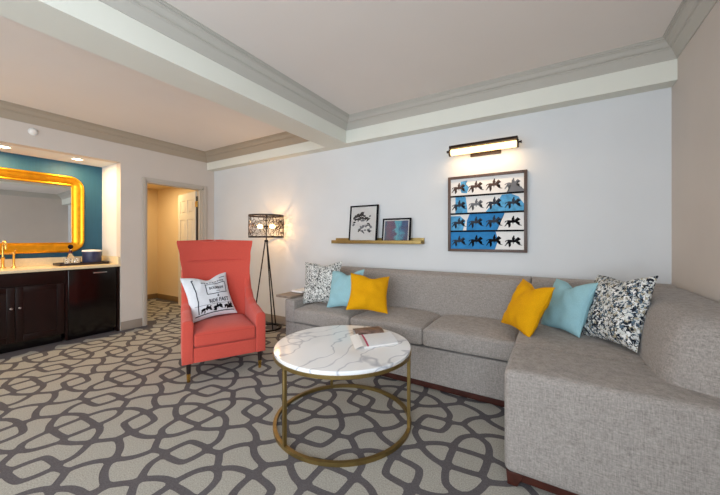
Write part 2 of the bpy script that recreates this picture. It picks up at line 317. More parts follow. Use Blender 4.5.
# carpet: charcoal ground with pale raised islands in a repeating lattice
CELLS = [
    [(-0.043, -0.061), (-0.024, -0.060), (-0.006, -0.059), (0.013, -0.057), (0.030, -0.054), (0.047, -0.052), (0.062, -0.047), (0.066, -0.032), (0.067, -0.016), (0.068, 0.001), (0.069, 0.018), (0.069, 0.036), (0.068, 0.054), (0.053, 0.064), (0.035, 0.065), (0.016, 0.065), (-0.003, 0.064), (-0.022, 0.063), (-0.041, 0.062), (-0.060, 0.060), (-0.078, 0.056), (-0.079, 0.038), (-0.079, 0.019), (-0.078, 0.001), (-0.078, -0.017), (-0.077, -0.035), (-0.075, -0.052), (-0.061, -0.062)],
    [(0.105, -0.056), (0.118, -0.066), (0.134, -0.066), (0.150, -0.060), (0.166, -0.053), (0.181, -0.045), (0.194, -0.036), (0.206, -0.027), (0.219, -0.017), (0.230, -0.006), (0.231, 0.009), (0.219, 0.020), (0.207, 0.031), (0.195, 0.040), (0.182, 0.048), (0.169, 0.055), (0.154, 0.061), (0.138, 0.065), (0.122, 0.067), (0.110, 0.057), (0.109, 0.041), (0.109, 0.025), (0.108, 0.009), (0.108, -0.008), (0.107, -0.024), (0.105, -0.040)],
    [(-0.122, 0.057), (-0.135, 0.065), (-0.150, 0.063), (-0.165, 0.058), (-0.179, 0.052), (-0.193, 0.045), (-0.205, 0.038), (-0.218, 0.029), (-0.230, 0.020), (-0.242, 0.009), (-0.241, -0.006), (-0.229, -0.016), (-0.217, -0.025), (-0.204, -0.033), (-0.191, -0.041), (-0.176, -0.049), (-0.161, -0.056), (-0.145, -0.062), (-0.130, -0.065), (-0.117, -0.056), (-0.116, -0.040), (-0.117, -0.024), (-0.118, -0.008), (-0.119, 0.009), (-0.119, 0.025), (-0.119, 0.042)],
    [(-0.063, 0.100), (-0.045, 0.102), (-0.027, 0.103), (-0.008, 0.104), (0.011, 0.105), (0.030, 0.105), (0.049, 0.105), (0.067, 0.109), (0.067, 0.127), (0.065, 0.144), (0.062, 0.160), (0.058, 0.174), (0.053, 0.188), (0.047, 0.201), (0.037, 0.212), (0.025, 0.222), (0.011, 0.231), (-0.005, 0.233), (-0.020, 0.233), (-0.033, 0.224), (-0.043, 0.214), (-0.052, 0.204), (-0.060, 0.193), (-0.066, 0.182), (-0.071, 0.169), (-0.074, 0.155), (-0.078, 0.141), (-0.080, 0.127), (-0.083, 0.113), (-0.078, 0.099)],
    [(0.062, -0.089), (0.045, -0.093), (0.027, -0.095), (0.008, -0.097), (-0.010, -0.099), (-0.028, -0.100), (-0.046, -0.102), (-0.062, -0.104), (-0.068, -0.119), (-0.066, -0.135), (-0.062, -0.150), (-0.059, -0.165), (-0.054, -0.179), (-0.049, -0.193), (-0.040, -0.206), (-0.026, -0.214), (-0.012, -0.221), (0.005, -0.223), (0.020, -0.223), (0.033, -0.215), (0.045, -0.207), (0.053, -0.196), (0.060, -0.185), (0.066, -0.172), (0.072, -0.159), (0.077, -0.145), (0.081, -0.131), (0.086, -0.116), (0.089, -0.101), (0.079, -0.089)],
    [(0.037, 0.265), (0.045, 0.257), (0.054, 0.249), (0.065, 0.241), (0.074, 0.232), (0.081, 0.222), (0.087, 0.210), (0.092, 0.197), (0.097, 0.183), (0.101, 0.169), (0.104, 0.153), (0.106, 0.135), (0.109, 0.118), (0.125, 0.109), (0.143, 0.105), (0.160, 0.101), (0.175, 0.095), (0.190, 0.089), (0.204, 0.082), (0.217, 0.074), (0.229, 0.064), (0.241, 0.054), (0.253, 0.044), (0.267, 0.036), (0.282, 0.043), (0.294, 0.053), (0.305, 0.064), (0.317, 0.074), (0.328, 0.085), (0.338, 0.096), (0.341, 0.112), (0.340, 0.128), (0.336, 0.143), (0.324, 0.153), (0.309, 0.155), (0.293, 0.156), (0.277, 0.158), (0.262, 0.160), (0.246, 0.162), (0.231, 0.165), (0.217, 0.169), (0.205, 0.175), (0.196, 0.182), (0.190, 0.191), (0.186, 0.203), (0.182, 0.217), (0.179, 0.232), (0.176, 0.248), (0.174, 0.265), (0.173, 0.282), (0.171, 0.299), (0.160, 0.310), (0.144, 0.310), (0.128, 0.308), (0.112, 0.304), (0.096, 0.300), (0.080, 0.295), (0.066, 0.288), (0.054, 0.281), (0.044, 0.273)],
    [(0.157, -0.308), (0.170, -0.299), (0.172, -0.282), (0.174, -0.265), (0.176, -0.248), (0.179, -0.232), (0.182, -0.217), (0.186, -0.203), (0.190, -0.191), (0.196, -0.182), (0.205, -0.175), (0.217, -0.169), (0.231, -0.165), (0.246, -0.162), (0.262, -0.160), (0.277, -0.158), (0.293, -0.156), (0.308, -0.155), (0.323, -0.153), (0.333, -0.142), (0.333, -0.128), (0.331, -0.114), (0.326, -0.101), (0.319, -0.089), (0.311, -0.078), (0.302, -0.068), (0.291, -0.057), (0.280, -0.045), (0.268, -0.037), (0.253, -0.042), (0.240, -0.052), (0.227, -0.061), (0.215, -0.070), (0.202, -0.079), (0.188, -0.086), (0.173, -0.093), (0.158, -0.100), (0.143, -0.107), (0.129, -0.115), (0.123, -0.130), (0.119, -0.144), (0.115, -0.158), (0.110, -0.171), (0.105, -0.184), (0.099, -0.198), (0.092, -0.210), (0.084, -0.222), (0.075, -0.233), (0.065, -0.242), (0.055, -0.249), (0.045, -0.256), (0.043, -0.266), (0.050, -0.274), (0.058, -0.281), (0.069, -0.289), (0.081, -0.299), (0.094, -0.309), (0.108, -0.318), (0.125, -0.317), (0.141, -0.313)],
    [(-0.156, 0.307), (-0.168, 0.297), (-0.169, 0.281), (-0.170, 0.264), (-0.172, 0.247), (-0.175, 0.231), (-0.178, 0.217), (-0.183, 0.203), (-0.187, 0.191), (-0.194, 0.181), (-0.204, 0.173), (-0.217, 0.167), (-0.231, 0.163), (-0.246, 0.160), (-0.262, 0.157), (-0.277, 0.155), (-0.292, 0.153), (-0.307, 0.152), (-0.322, 0.150), (-0.333, 0.141), (-0.333, 0.127), (-0.331, 0.114), (-0.326, 0.101), (-0.319, 0.090), (-0.311, 0.079), (-0.301, 0.068), (-0.291, 0.058), (-0.280, 0.048), (-0.267, 0.043), (-0.255, 0.051), (-0.243, 0.060), (-0.231, 0.068), (-0.219, 0.076), (-0.205, 0.084), (-0.191, 0.091), (-0.176, 0.097), (-0.160, 0.102), (-0.143, 0.106), (-0.126, 0.110), (-0.121, 0.126), (-0.118, 0.142), (-0.115, 0.157), (-0.112, 0.171), (-0.107, 0.185), (-0.102, 0.199), (-0.095, 0.212), (-0.087, 0.224), (-0.078, 0.235), (-0.069, 0.245), (-0.060, 0.253), (-0.051, 0.260), (-0.046, 0.267), (-0.051, 0.274), (-0.059, 0.281), (-0.069, 0.289), (-0.081, 0.299), (-0.094, 0.309), (-0.108, 0.318), (-0.124, 0.317), (-0.140, 0.312)],
    [(-0.034, -0.264), (-0.040, -0.254), (-0.052, -0.247), (-0.063, -0.240), (-0.072, -0.231), (-0.080, -0.221), (-0.085, -0.210), (-0.090, -0.197), (-0.095, -0.183), (-0.099, -0.169), (-0.103, -0.153), (-0.106, -0.136), (-0.110, -0.119), (-0.125, -0.109), (-0.142, -0.104), (-0.159, -0.099), (-0.174, -0.094), (-0.189, -0.087), (-0.203, -0.080), (-0.216, -0.073), (-0.229, -0.065), (-0.242, -0.056), (-0.254, -0.047), (-0.267, -0.039), (-0.282, -0.044), (-0.294, -0.054), (-0.305, -0.064), (-0.317, -0.075), (-0.328, -0.085), (-0.338, -0.096), (-0.341, -0.112), (-0.340, -0.128), (-0.337, -0.143), (-0.323, -0.150), (-0.308, -0.152), (-0.292, -0.154), (-0.277, -0.155), (-0.262, -0.157), (-0.246, -0.160), (-0.231, -0.163), (-0.217, -0.167), (-0.204, -0.173), (-0.194, -0.181), (-0.187, -0.191), (-0.183, -0.203), (-0.178, -0.217), (-0.175, -0.231), (-0.172, -0.247), (-0.171, -0.264), (-0.170, -0.281), (-0.169, -0.298), (-0.159, -0.309), (-0.143, -0.309), (-0.128, -0.307), (-0.112, -0.304), (-0.096, -0.300), (-0.080, -0.295), (-0.066, -0.288), (-0.053, -0.281), (-0.042, -0.273)],
    [(0.245, 0.203), (0.262, 0.200), (0.280, 0.198), (0.299, 0.196), (0.318, 0.194), (0.336, 0.194), (0.349, 0.206), (0.350, 0.223), (0.349, 0.241), (0.347, 0.257), (0.344, 0.273), (0.340, 0.286), (0.333, 0.298), (0.319, 0.303), (0.303, 0.307), (0.286, 0.309), (0.268, 0.311), (0.249, 0.313), (0.230, 0.314), (0.213, 0.308), (0.212, 0.289), (0.214, 0.271), (0.216, 0.253), (0.219, 0.236), (0.223, 0.221), (0.230, 0.208)],
    [(0.213, -0.271), (0.212, -0.290), (0.213, -0.308), (0.230, -0.315), (0.249, -0.313), (0.268, -0.311), (0.286, -0.309), (0.303, -0.307), (0.319, -0.303), (0.333, -0.298), (0.340, -0.286), (0.344, -0.272), (0.348, -0.257), (0.350, -0.240), (0.351, -0.223), (0.350, -0.205), (0.336, -0.194), (0.318, -0.194), (0.299, -0.196), (0.280, -0.198), (0.262, -0.200), (0.245, -0.203), (0.230, -0.208), (0.223, -0.221), (0.219, -0.236), (0.215, -0.253)],
    [(0.426, -0.149), (0.436, -0.141), (0.439, -0.128), (0.443, -0.114), (0.448, -0.100), (0.454, -0.085), (0.462, -0.070), (0.471, -0.056), (0.481, -0.043), (0.493, -0.030), (0.506, -0.018), (0.519, -0.006), (0.524, 0.010), (0.514, 0.022), (0.501, 0.032), (0.488, 0.040), (0.474, 0.047), (0.460, 0.053), (0.446, 0.058), (0.431, 0.063), (0.415, 0.067), (0.399, 0.071), (0.382, 0.072), (0.367, 0.066), (0.355, 0.055), (0.343, 0.044), (0.331, 0.033), (0.318, 0.021), (0.306, 0.009), (0.302, -0.009), (0.314, -0.022), (0.326, -0.035), (0.338, -0.048), (0.348, -0.062), (0.358, -0.076), (0.365, -0.090), (0.370, -0.105), (0.373, -0.120), (0.374, -0.136), (0.375, -0.152), (0.388, -0.159), (0.401, -0.156), (0.414, -0.153)],
    [(0.695, 0.148), (0.684, 0.141), (0.681, 0.128), (0.677, 0.114), (0.672, 0.100), (0.666, 0.085), (0.658, 0.070), (0.649, 0.056), (0.639, 0.043), (0.627, 0.030), (0.614, 0.018), (0.601, 0.006), (0.596, -0.010), (0.606, -0.022), (0.619, -0.032), (0.632, -0.040), (0.646, -0.047), (0.660, -0.053), (0.674, -0.058), (0.689, -0.063), (0.705, -0.067), (0.721, -0.071), (0.738, -0.072), (0.753, -0.066), (0.765, -0.055), (0.777, -0.044), (0.790, -0.033), (0.803, -0.021), (0.816, -0.008), (0.821, 0.009), (0.808, 0.023), (0.795, 0.036), (0.783, 0.049), (0.772, 0.062), (0.762, 0.076), (0.755, 0.090), (0.750, 0.105), (0.747, 0.120), (0.746, 0.136), (0.745, 0.152), (0.732, 0.158), (0.719, 0.156), (0.706, 0.152)],
    [(0.564, -0.214), (0.576, -0.202), (0.590, -0.192), (0.606, -0.182), (0.622, -0.174), (0.640, -0.168), (0.657, -0.163), (0.674, -0.159), (0.690, -0.157), (0.707, -0.155), (0.723, -0.152), (0.729, -0.135), (0.728, -0.119), (0.714, -0.110), (0.696, -0.106), (0.678, -0.101), (0.660, -0.096), (0.643, -0.089), (0.625, -0.082), (0.609, -0.073), (0.593, -0.063), (0.578, -0.052), (0.563, -0.041), (0.546, -0.039), (0.532, -0.049), (0.520, -0.060), (0.510, -0.071), (0.501, -0.083), (0.494, -0.095), (0.487, -0.109), (0.482, -0.123), (0.478, -0.137), (0.477, -0.152), (0.488, -0.163), (0.500, -0.172), (0.512, -0.181), (0.522, -0.189), (0.531, -0.197), (0.539, -0.205), (0.549, -0.215)],
    [(0.556, 0.212), (0.544, 0.201), (0.530, 0.191), (0.514, 0.182), (0.498, 0.174), (0.480, 0.168), (0.463, 0.163), (0.446, 0.160), (0.430, 0.157), (0.413, 0.155), (0.396, 0.153), (0.392, 0.135), (0.390, 0.118), (0.406, 0.110), (0.424, 0.106), (0.442, 0.101), (0.460, 0.096), (0.477, 0.089), (0.495, 0.082), (0.511, 0.073), (0.527, 0.063), (0.542, 0.052), (0.557, 0.041), (0.574, 0.039), (0.588, 0.049), (0.600, 0.060), (0.610, 0.071), (0.619, 0.083), (0.626, 0.095), (0.633, 0.109), (0.638, 0.123), (0.642, 0.137), (0.643, 0.152), (0.632, 0.163), (0.620, 0.172), (0.608, 0.181), (0.598, 0.189), (0.589, 0.196), (0.580, 0.204), (0.571, 0.213)]]
bm = B()
FZ = -0.002
quad(bm, (XL - 0.12, YR, FZ), (XR, YR, FZ), (XR, YB, FZ), (XL - 0.12, YB, FZ))
quad(bm, (HX, HY0, FZ), (XL - 0.12, HY0, FZ), (XL - 0.12, HY1, FZ), (HX, HY1, FZ))
def carpet_ok(x, y):
    if XL + 0.01 < x < XR - 0.01 and YR + 0.01 < y < YB - 0.01: return True
    if HX + 0.01 < x < XL - 0.12 and HY0 + 0.01 < y < HY1 - 0.01: return True
    return XL - 0.14 < x < XL + 0.03 and DY0 < y < DY1
for i in range(-6, 6):
    for j in range(-5, 5):
        for ox, oy in ((-2.07, 1.265), (-1.51, 1.77)):
            cx, cy = ox + 1.12 * i, oy + 1.01 * j
            for cell in CELLS:
                pts = [(cx + x, cy + y) for x, y in cell]
                if all(carpet_ok(*p) for p in pts):
                    f = bm.faces.new([bm.verts.new((x, y, 0.0)) for x, y in pts]); f.material_index = 1
floor = link_obj('floor', bm, [M_carpet_d, M_carpet_l], smooth=False); floor['kind'] = 'structure'

bm = B()
box(bm, XL - 0.12, YR, ZC, XR, YB, ZC + 0.1)
struct('ceiling', bm, M_ceil, smooth=False)
bm = B()
box(bm, HX, HY0, 2.24, XL - 0.12, HY1, 2.3)
struct('hall_ceiling', bm, M_hall, smooth=False)
bm = B()
box(bm, XL - 0.12, YB, 0, XR + 0.12, YB + 0.12, ZC)
struct('wall_back', bm, M_wall_back, smooth=False)
# right wall with a window behind the camera
WR0, WR1, WZ0, WZ1 = -2.2, -0.6, 0.35, 2.3
bm = B()
box(bm, XR, WR1, 0, XR + 0.12, YB, ZC); box(bm, XR, YR, 0, XR + 0.12, WR0, ZC)
box(bm, XR, WR0, 0, XR + 0.12, WR1, WZ0); box(bm, XR, WR0, WZ1, XR + 0.12, WR1, ZC)
struct('wall_right', bm, M_wall, smooth=False)
# rear wall with two windows
bm = B(); xs = [XL, -4.5, -2.7, -2.0, 0.6, XR]
for a, b_, win in ((XL, -4.5, 0), (-4.5, -2.7, 1), (-2.7, -2.0, 0), (-2.0, 0.6, 1), (0.6, XR + 0.12, 0)):
    if win: box(bm, a, YR - 0.12, 0, b_, YR, WZ0); box(bm, a, YR - 0.12, WZ1, b_, YR, ZC)
    else: box(bm, a, YR - 0.12, 0, b_, YR, ZC)
struct('wall_rear', bm, M_wall_back, smooth=False)
def window(name, p0, p1, axis):
    """frame, mullion and pane in an opening; axis: the wall's run"""
    e = bpy.data.objects.new(name, None); COL.objects.link(e); e['kind'] = 'structure'
    fr = B(); gl = B(); f = 0.05
    def bx(bm_, a, b, z0, z1, d0, d1):
        if axis == 'x': box(bm_, a, p0[1] + d0, z0, b, p0[1] + d1, z1)
        else: box(bm_, p0[0] + d0, a, z0, p0[0] + d1, b, z1)
    a, b = (p0[0], p1[0]) if axis == 'x' else (p0[1], p1[1])
    for q in (a, (a + b) / 2 - f / 2, b - f): bx(fr, q, q + f, WZ0, WZ1, -0.03, 0.03)
    bx(fr, a, b, WZ0, WZ0 + f, -0.03, 0.03); bx(fr, a, b, WZ1 - f, WZ1, -0.03, 0.03)
    bx(gl, a + f, b - f, WZ0 + f, WZ1 - f, -0.004, 0.004)
    link_obj('window_frame', fr, M_plastic, e, smooth=False); link_obj('window_pane', gl, M_glass, e, smooth=False)
window('window_1', (-2.0, YR - 0.06), (0.6, YR - 0.06), 'x')
window('window_2', (-4.5, YR - 0.06), (-2.7, YR - 0.06), 'x')
window('window_3', (XR + 0.06, WR0), (XR + 0.06, WR1), 'y')
# left wall: open niche for the vanity, doorway to the hall
bm = B(); T = XL - 0.12
box(bm, T, YR, 0, XL, NY0, ZC); box(bm, T, NY0, NZ, XL, NY1, ZC)
box(bm, T, NY1, 0, XL, DY0, ZC); box(bm, T, DY0, DZ, XL, DY1, ZC); box(bm, T, DY1, 0, XL, YB, ZC)
struct('wall_left', bm, M_wall, smooth=False)
bm = B()
box(bm, NX - 0.06, NY0 - 0.06, 0, T, NY0, NZ + 0.06); box(bm, NX - 0.06, NY1, 0, T, NY1 + 0.06, NZ + 0.06)
box(bm, NX - 0.06, NY0, NZ, T, NY1, NZ + 0.06)
struct('wall_niche', bm, M_wall_back, smooth=False)
bm = B(); box(bm, NX - 0.06, NY0, 0, NX, NY1, NZ); struct('wall_niche_back', bm, M_teal, smooth=False)
bm = B(); box(bm, NX, NY0, -0.03, T, NY1, -0.004); struct('niche_floor', bm, M_taupe, smooth=False)
bm = B(); box(bm, HX - 0.1, HY0, 0, HX, HY1, 2.24); struct('wall_hall_end', bm, M_hall, smooth=False)
bm = B(); box(bm, HX - 0.1, HY1, 0, T, HY1 + 0.1, 2.24); struct('wall_hall_right', bm, M_hall, smooth=False)
bm = B(); box(bm, HX - 0.1, HY0 - 0.1, 0, T - 0.001, HY0, 2.24); struct('wall_hall_left', bm, M_hall, smooth=False)
# dropped beam and soffit along the sofa wall
bm = B(); box(bm, BX0, YR, ZS, BX1, SY, ZC); struct('ceiling_beam', bm, M_soffit, smooth=False)
bm = B(); box(bm, XL, SY, ZS, XR, YB, ZC); struct('ceiling_soffit', bm, M_soffit, smooth=False)
def crown(name, x0, y0, x1, y1, prof, xr=1.0, m=None):
    bm = B(); rings = []
    for p, z in prof:
        q = p * xr
        rings.append([bm.verts.new(v) for v in ((x0 + p, y0 + p, ZC + z), (x1 - q, y0 + p, ZC + z), (x1 - q, y1 - p, ZC + z), (x0 + p, y1 - p, ZC + z))])
    for A, C in zip(rings, rings[1:]):
        for k in range(4): bm.faces.new((A[k], A[(k + 1) % 4], C[(k + 1) % 4], C[k]))
    return struct(name, bm, m or M_crown, smooth=False)
PROF = [(0, -0.118), (0.008, -0.118), (0.012, -0.110), (0.05, -0.066), (0.06, -0.060), (0.06, -0.053), (0.074, -0.05), (0.085, -0.041), (0.098, -0.025), (0.112, -0.018),
        (0.112, -0.012), (0.124, -0.011), (0.126, -0.004), (0.138, -0.004), (0.138, 0)]
crown('trim_1', BX1, YR, XR, SY, PROF, 0.8)
crown('trim_2', XL, YR, BX0, SY, [(p * 0.8, z * 1.27) for p, z in PROF], 1.0, mat('left_crown_taupe', (168, 155, 138), 0.6))  # left crown is a darker, browner tone than the main one
# baseboards
bm = B()
box(bm, XL, YB - 0.016, 0, XR, YB, 0.115, 0.004); struct('baseboard_back', bm, M_taupe)
bm = B()
box(bm, XL, YR, 0, XL + 0.014, NY0 - 0.01, 0.115, 0.004); box(bm, XL, NY1 + 0.0, 0, XL + 0.014, DY0 - 0.05, 0.115, 0.004); box(bm, XL, DY1 + 0.06, 0, XL + 0.014, YB - 0.016, 0.115, 0.004)
struct('baseboard_left', bm, M_taupe)
bm = B(); box(bm, XR - 0.014, YR, 0, XR, YB - 0.016, 0.115, 0.004); struct('baseboard_right', bm, M_taupe)
bm = B()
box(bm, HX, HY0, 0, HX + 0.014, HY1, 0.1, 0.004); box(bm, HX + 0.014, HY1 - 0.014, 0, T - 0.001, HY1, 0.1, 0.004)
struct('baseboard_hall', bm, mat('hall_baseboard', (138, 112, 76), 0.6))
# door casing and jambs
bm = B()
for (a, b_) in ((DY0 - 0.05, DY0), (DY1, DY1 + 0.06)):
    box(bm, XL, a, 0, XL + 0.018, b_, DZ + 0.048, 0.004); box(bm, XL + 0.018, a + 0.012, 0, XL + 0.024, b_ - 0.012, DZ + 0.038, 0.003)
box(bm, XL, DY0, DZ, XL + 0.018, DY1, DZ + 0.048, 0.004)
box(bm, T, DY0, 0, XL, DY0 + 0.018, DZ); box(bm, T, DY1 - 0.018, 0, XL, DY1, DZ); box(bm, T, DY0, DZ - 0.018, XL, DY1, DZ)
box(bm, T + 0.045, DY0 + 0.018, 0, T + 0.075, DY0 + 0.03, DZ - 0.018); box(bm, T + 0.045, DY1 - 0.03, 0, T + 0.075, DY1 - 0.018, DZ - 0.018)
struct('trim_3', bm, M_casing)
# six-panel door, swung into the hall
door = bpy.data.objects.new('door_1', None); COL.objects.link(door); door['kind'] = 'structure'
door.location = (T - 0.012, DY1 - 0.024, 0); door.rotation_euler = (0, 0, math.radians(-190) + PI * 2)
dm = B()
W, TH, HH = 0.78, 0.036, 2.015                       # leaf runs along local +x, away from the hinge
def leaf(bm):
    xs = [0.0, 0.11, 0.345, 0.435, 0.67, W]; zs = [0.01, 0.24, 0.86, 0.99, 1.56, 1.66, 1.89, HH]
    for i in range(5):
        for k in range(7):
            panel = i in (1, 3) and k in (1, 3, 5)
            if not panel: box(bm, xs[i], -TH / 2, zs[k], xs[i + 1], TH / 2, zs[k + 1])
            else:
                box(bm, xs[i], -TH / 2 + 0.01, zs[k], xs[i + 1], TH / 2 - 0.01, zs[k + 1])
                box(bm, xs[i] + 0.03, -TH / 2 + 0.002, zs[k] + 0.03, xs[i + 1] - 0.03, TH / 2 - 0.002, zs[k + 1] - 0.03, 0.007, 1)
leaf(dm)
bmesh.ops.translate(dm, verts=dm.verts, vec=(0.036, 0, 0))
link_obj('door_leaf', dm, M_door, door, smooth=False, local=True)
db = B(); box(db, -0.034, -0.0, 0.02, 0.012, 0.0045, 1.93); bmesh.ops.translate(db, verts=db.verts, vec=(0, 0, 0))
ds = link_obj('door_gap_shade', db, M_black, door, smooth=False, local=True)  # black strip added as the shade of the gap beside the leaf
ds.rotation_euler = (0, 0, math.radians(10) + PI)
for z in (0.25, 1.0, 1.80):
    hb = B(); tube(hb, [(0, 0, z - 0.05), (0, 0, z + 0.05)], 0.009); box(hb, -0.006, -0.019, z - 0.045, 0.04, 0.019, z + 0.045)
    link_obj('hinge', hb, M_brass, door, local=True)

# warm light in the hall and the niche
def point(name, loc, power, color, r=0.05):
    l = bpy.data.lights.new(name, 'POINT'); l.energy = power; l.color = color; l.shadow_soft_size = r
    o = bpy.data.objects.new(name, l); COL.objects.link(o); o.location = loc
    return o
area('hall_ceiling_light', (-6.0, 2.65, 2.22), (0, 0, 0), 0.5, 0.5, 12, (1.0, 0.80, 0.47))

# ------------------------------------------------------------------ sectional sofa
sofa = thing('sectional_sofa', 'large L-shaped grey-brown woven sectional sofa along the back and right walls', 'sofa', (-0.8, 2.4, 0))
def sec(name, fn, m=M_sofa):
    bm = B(); fn(bm); return link_obj(name, bm, m, sofa)
sec('base_frame', lambda b: rbox(b, -2.42, 2.43, 0.065, -0.21, 3.15, 0.344, 0.012, 8))
sec('arm', lambda b: rbox(b, -2.42, 2.415, 0.345, -2.285, 3.15, 0.585, 0.02, 8))
for a in (-2.282, -1.582, -0.885):
    def f(b, a=a):
        rbox(b, a, 2.40, 0.364, a + (0.694 if a < -1 else 0.678), 3.0, 0.50, 0.022, 14, (0.0, 0.006, 0.034), wob=0.006)
    c = sec('seat_cushion', f)
    w = 0.694 if a < -1 else 0.678
    bm = B(); 
    for z in (0.478, 0.372): tube(bm, round_poly_3 := [(a + 0.02, 2.402, z), (a + w - 0.02, 2.402, z)], 0.0045, 6)
    bmesh.ops.translate(bm, verts=bm.verts, vec=-Vector(sofa.location))
    link_obj('welt', bm, M_sofa, c, local=True)
back_prof = round_poly([(2.90, 0.40), (2.985, 0.885), (3.215, 0.885), (3.215, 0.10), (2.90, 0.10)], [0.0, 0.055, 0.04, 0.01, 0.0], 6)
sec('backrest', lambda b: extrude(b, back_prof, -2.415, -0.152, 'x', 0.018))
sec('backrest', lambda b: extrude(b, back_prof, -0.146, 0.745, 'x', 0.018))
sec('chaise_seat', lambda b: rbox(b, -0.204, 1.70, 0.065, 0.745, 2.146, 0.575, 0.032, 12, (0, 0.004, 0.006)))
sec('corner_seat', lambda b: rbox(b, -0.202, 2.150, 0.065, 0.745, 2.99, 0.572, 0.025, 12, (0, 0, 0.006)))
def side_back(b):
    """thick pad along the right wall whose front end rolls round towards the wall"""
    pl_ = [(0.752, 2.96), (0.42, 2.96), (0.42, 2.08), (0.424, 1.99), (0.438, 1.925), (0.47, 1.88), (0.52, 1.86), (0.575, 1.835), (0.63, 1.79), (0.69, 1.755), (0.752, 1.74)]
    pl_ = [pl_[0], pl_[1], (0.42, 2.75), (0.42, 2.55), (0.42, 2.35), (0.42, 2.2)] + pl_[2:]
    n = len(pl_); nor = []
    for i in range(n):
        if i in (0,): nor.append(Vector((0, 0))); continue
        if i == 1: nor.append(Vector((1, 0))); continue
        p, q = Vector(pl_[i - 1]), Vector(pl_[min(i + 1, n - 1)]); d = (q - p).normalized(); m = Vector((-d.y, d.x))
        if i == n - 1: m.x = 0
        nor.append(m)
    lev = [(0.50, 0.0), (0.56, -0.006), (0.62, -0.004), (0.68, 0.006), (0.74, 0.018), (0.80, 0.034), (0.83, 0.047), (0.853, 0.064), (0.870, 0.088), (0.880, 0.115), (0.884, 0.14)]
    def inset(p, k):
        sp = Vector((max(p[0], 0.66), max(min(p[1], 2.82), 2.06) if p[1] < 2.9 else p[1])); d = sp - Vector(p)
        q = Vector(p) + d.normalized() * min(k, d.length * 0.95) if d.length > 1e-6 else Vector(p)
        return q
    rings = [[b.verts.new((*inset(p, k), z)) for p in pl_] for z, k in lev]
    for A, C in zip(rings, rings[1:]):
        for i in range(n): b.faces.new((A[i], A[(i + 1) % n], C[(i + 1) % n], C[i]))
    b.faces.new(rings[0]); b.faces.new(rings[-1])
sec('backrest', side_back)
# wooden plinth and feet
sec('plinth', lambda b: (box(b, -2.39, 2.455, 0.012, -0.16, 2.48, 0.066, 0.003), box(b, -2.39, 3.1, 0.0, 0.7, 3.13, 0.066)), M_redwood)
sec('plinth', lambda b: (box(b, -0.165, 1.725, 0.025, 0.74, 1.75, 0.066, 0.003), box(b, -0.165, 1.75, 0.025, -0.14, 2.5, 0.066, 0.003)), M_redwood)
for (x, y) in ((-0.195, 1.715), (0.67, 1.715), (-2.38, 2.44), (-2.38, 3.07), (0.67, 3.1)):
    sec('foot', lambda b: extrude(b, [(x, 0.066), (x + 0.006, 0.0), (x + 0.05, 0.0), (x + 0.062, 0.03), (x + 0.075, 0.066)], y, y + 0.05, 'y', 0.003), M_redwood)

bm = B(); box(bm, -2.575, 2.44, 0.586, -2.35, 2.86, 0.612, 0.005)
tag(link_obj('arm_tray', bm, M_greywood), 'grey-brown wooden tray slab overhanging the left arm of the sofa', 'tray')
bm = B(); box(bm, -2.53, 2.63, 0.6135, -2.37, 2.83, 0.618, 0.001); box(bm, -2.527, 2.633, 0.618, -2.373, 2.827, 0.634, 0.002, mi=1); box(bm, -2.53, 2.63, 0.634, -2.37, 2.83, 0.637, 0.001, mi=1)
tag(link_obj('notebook', bm, [M_walnut, M_paper]), 'white notebook lying on the wooden tray slab by the speckled pillow', 'book')

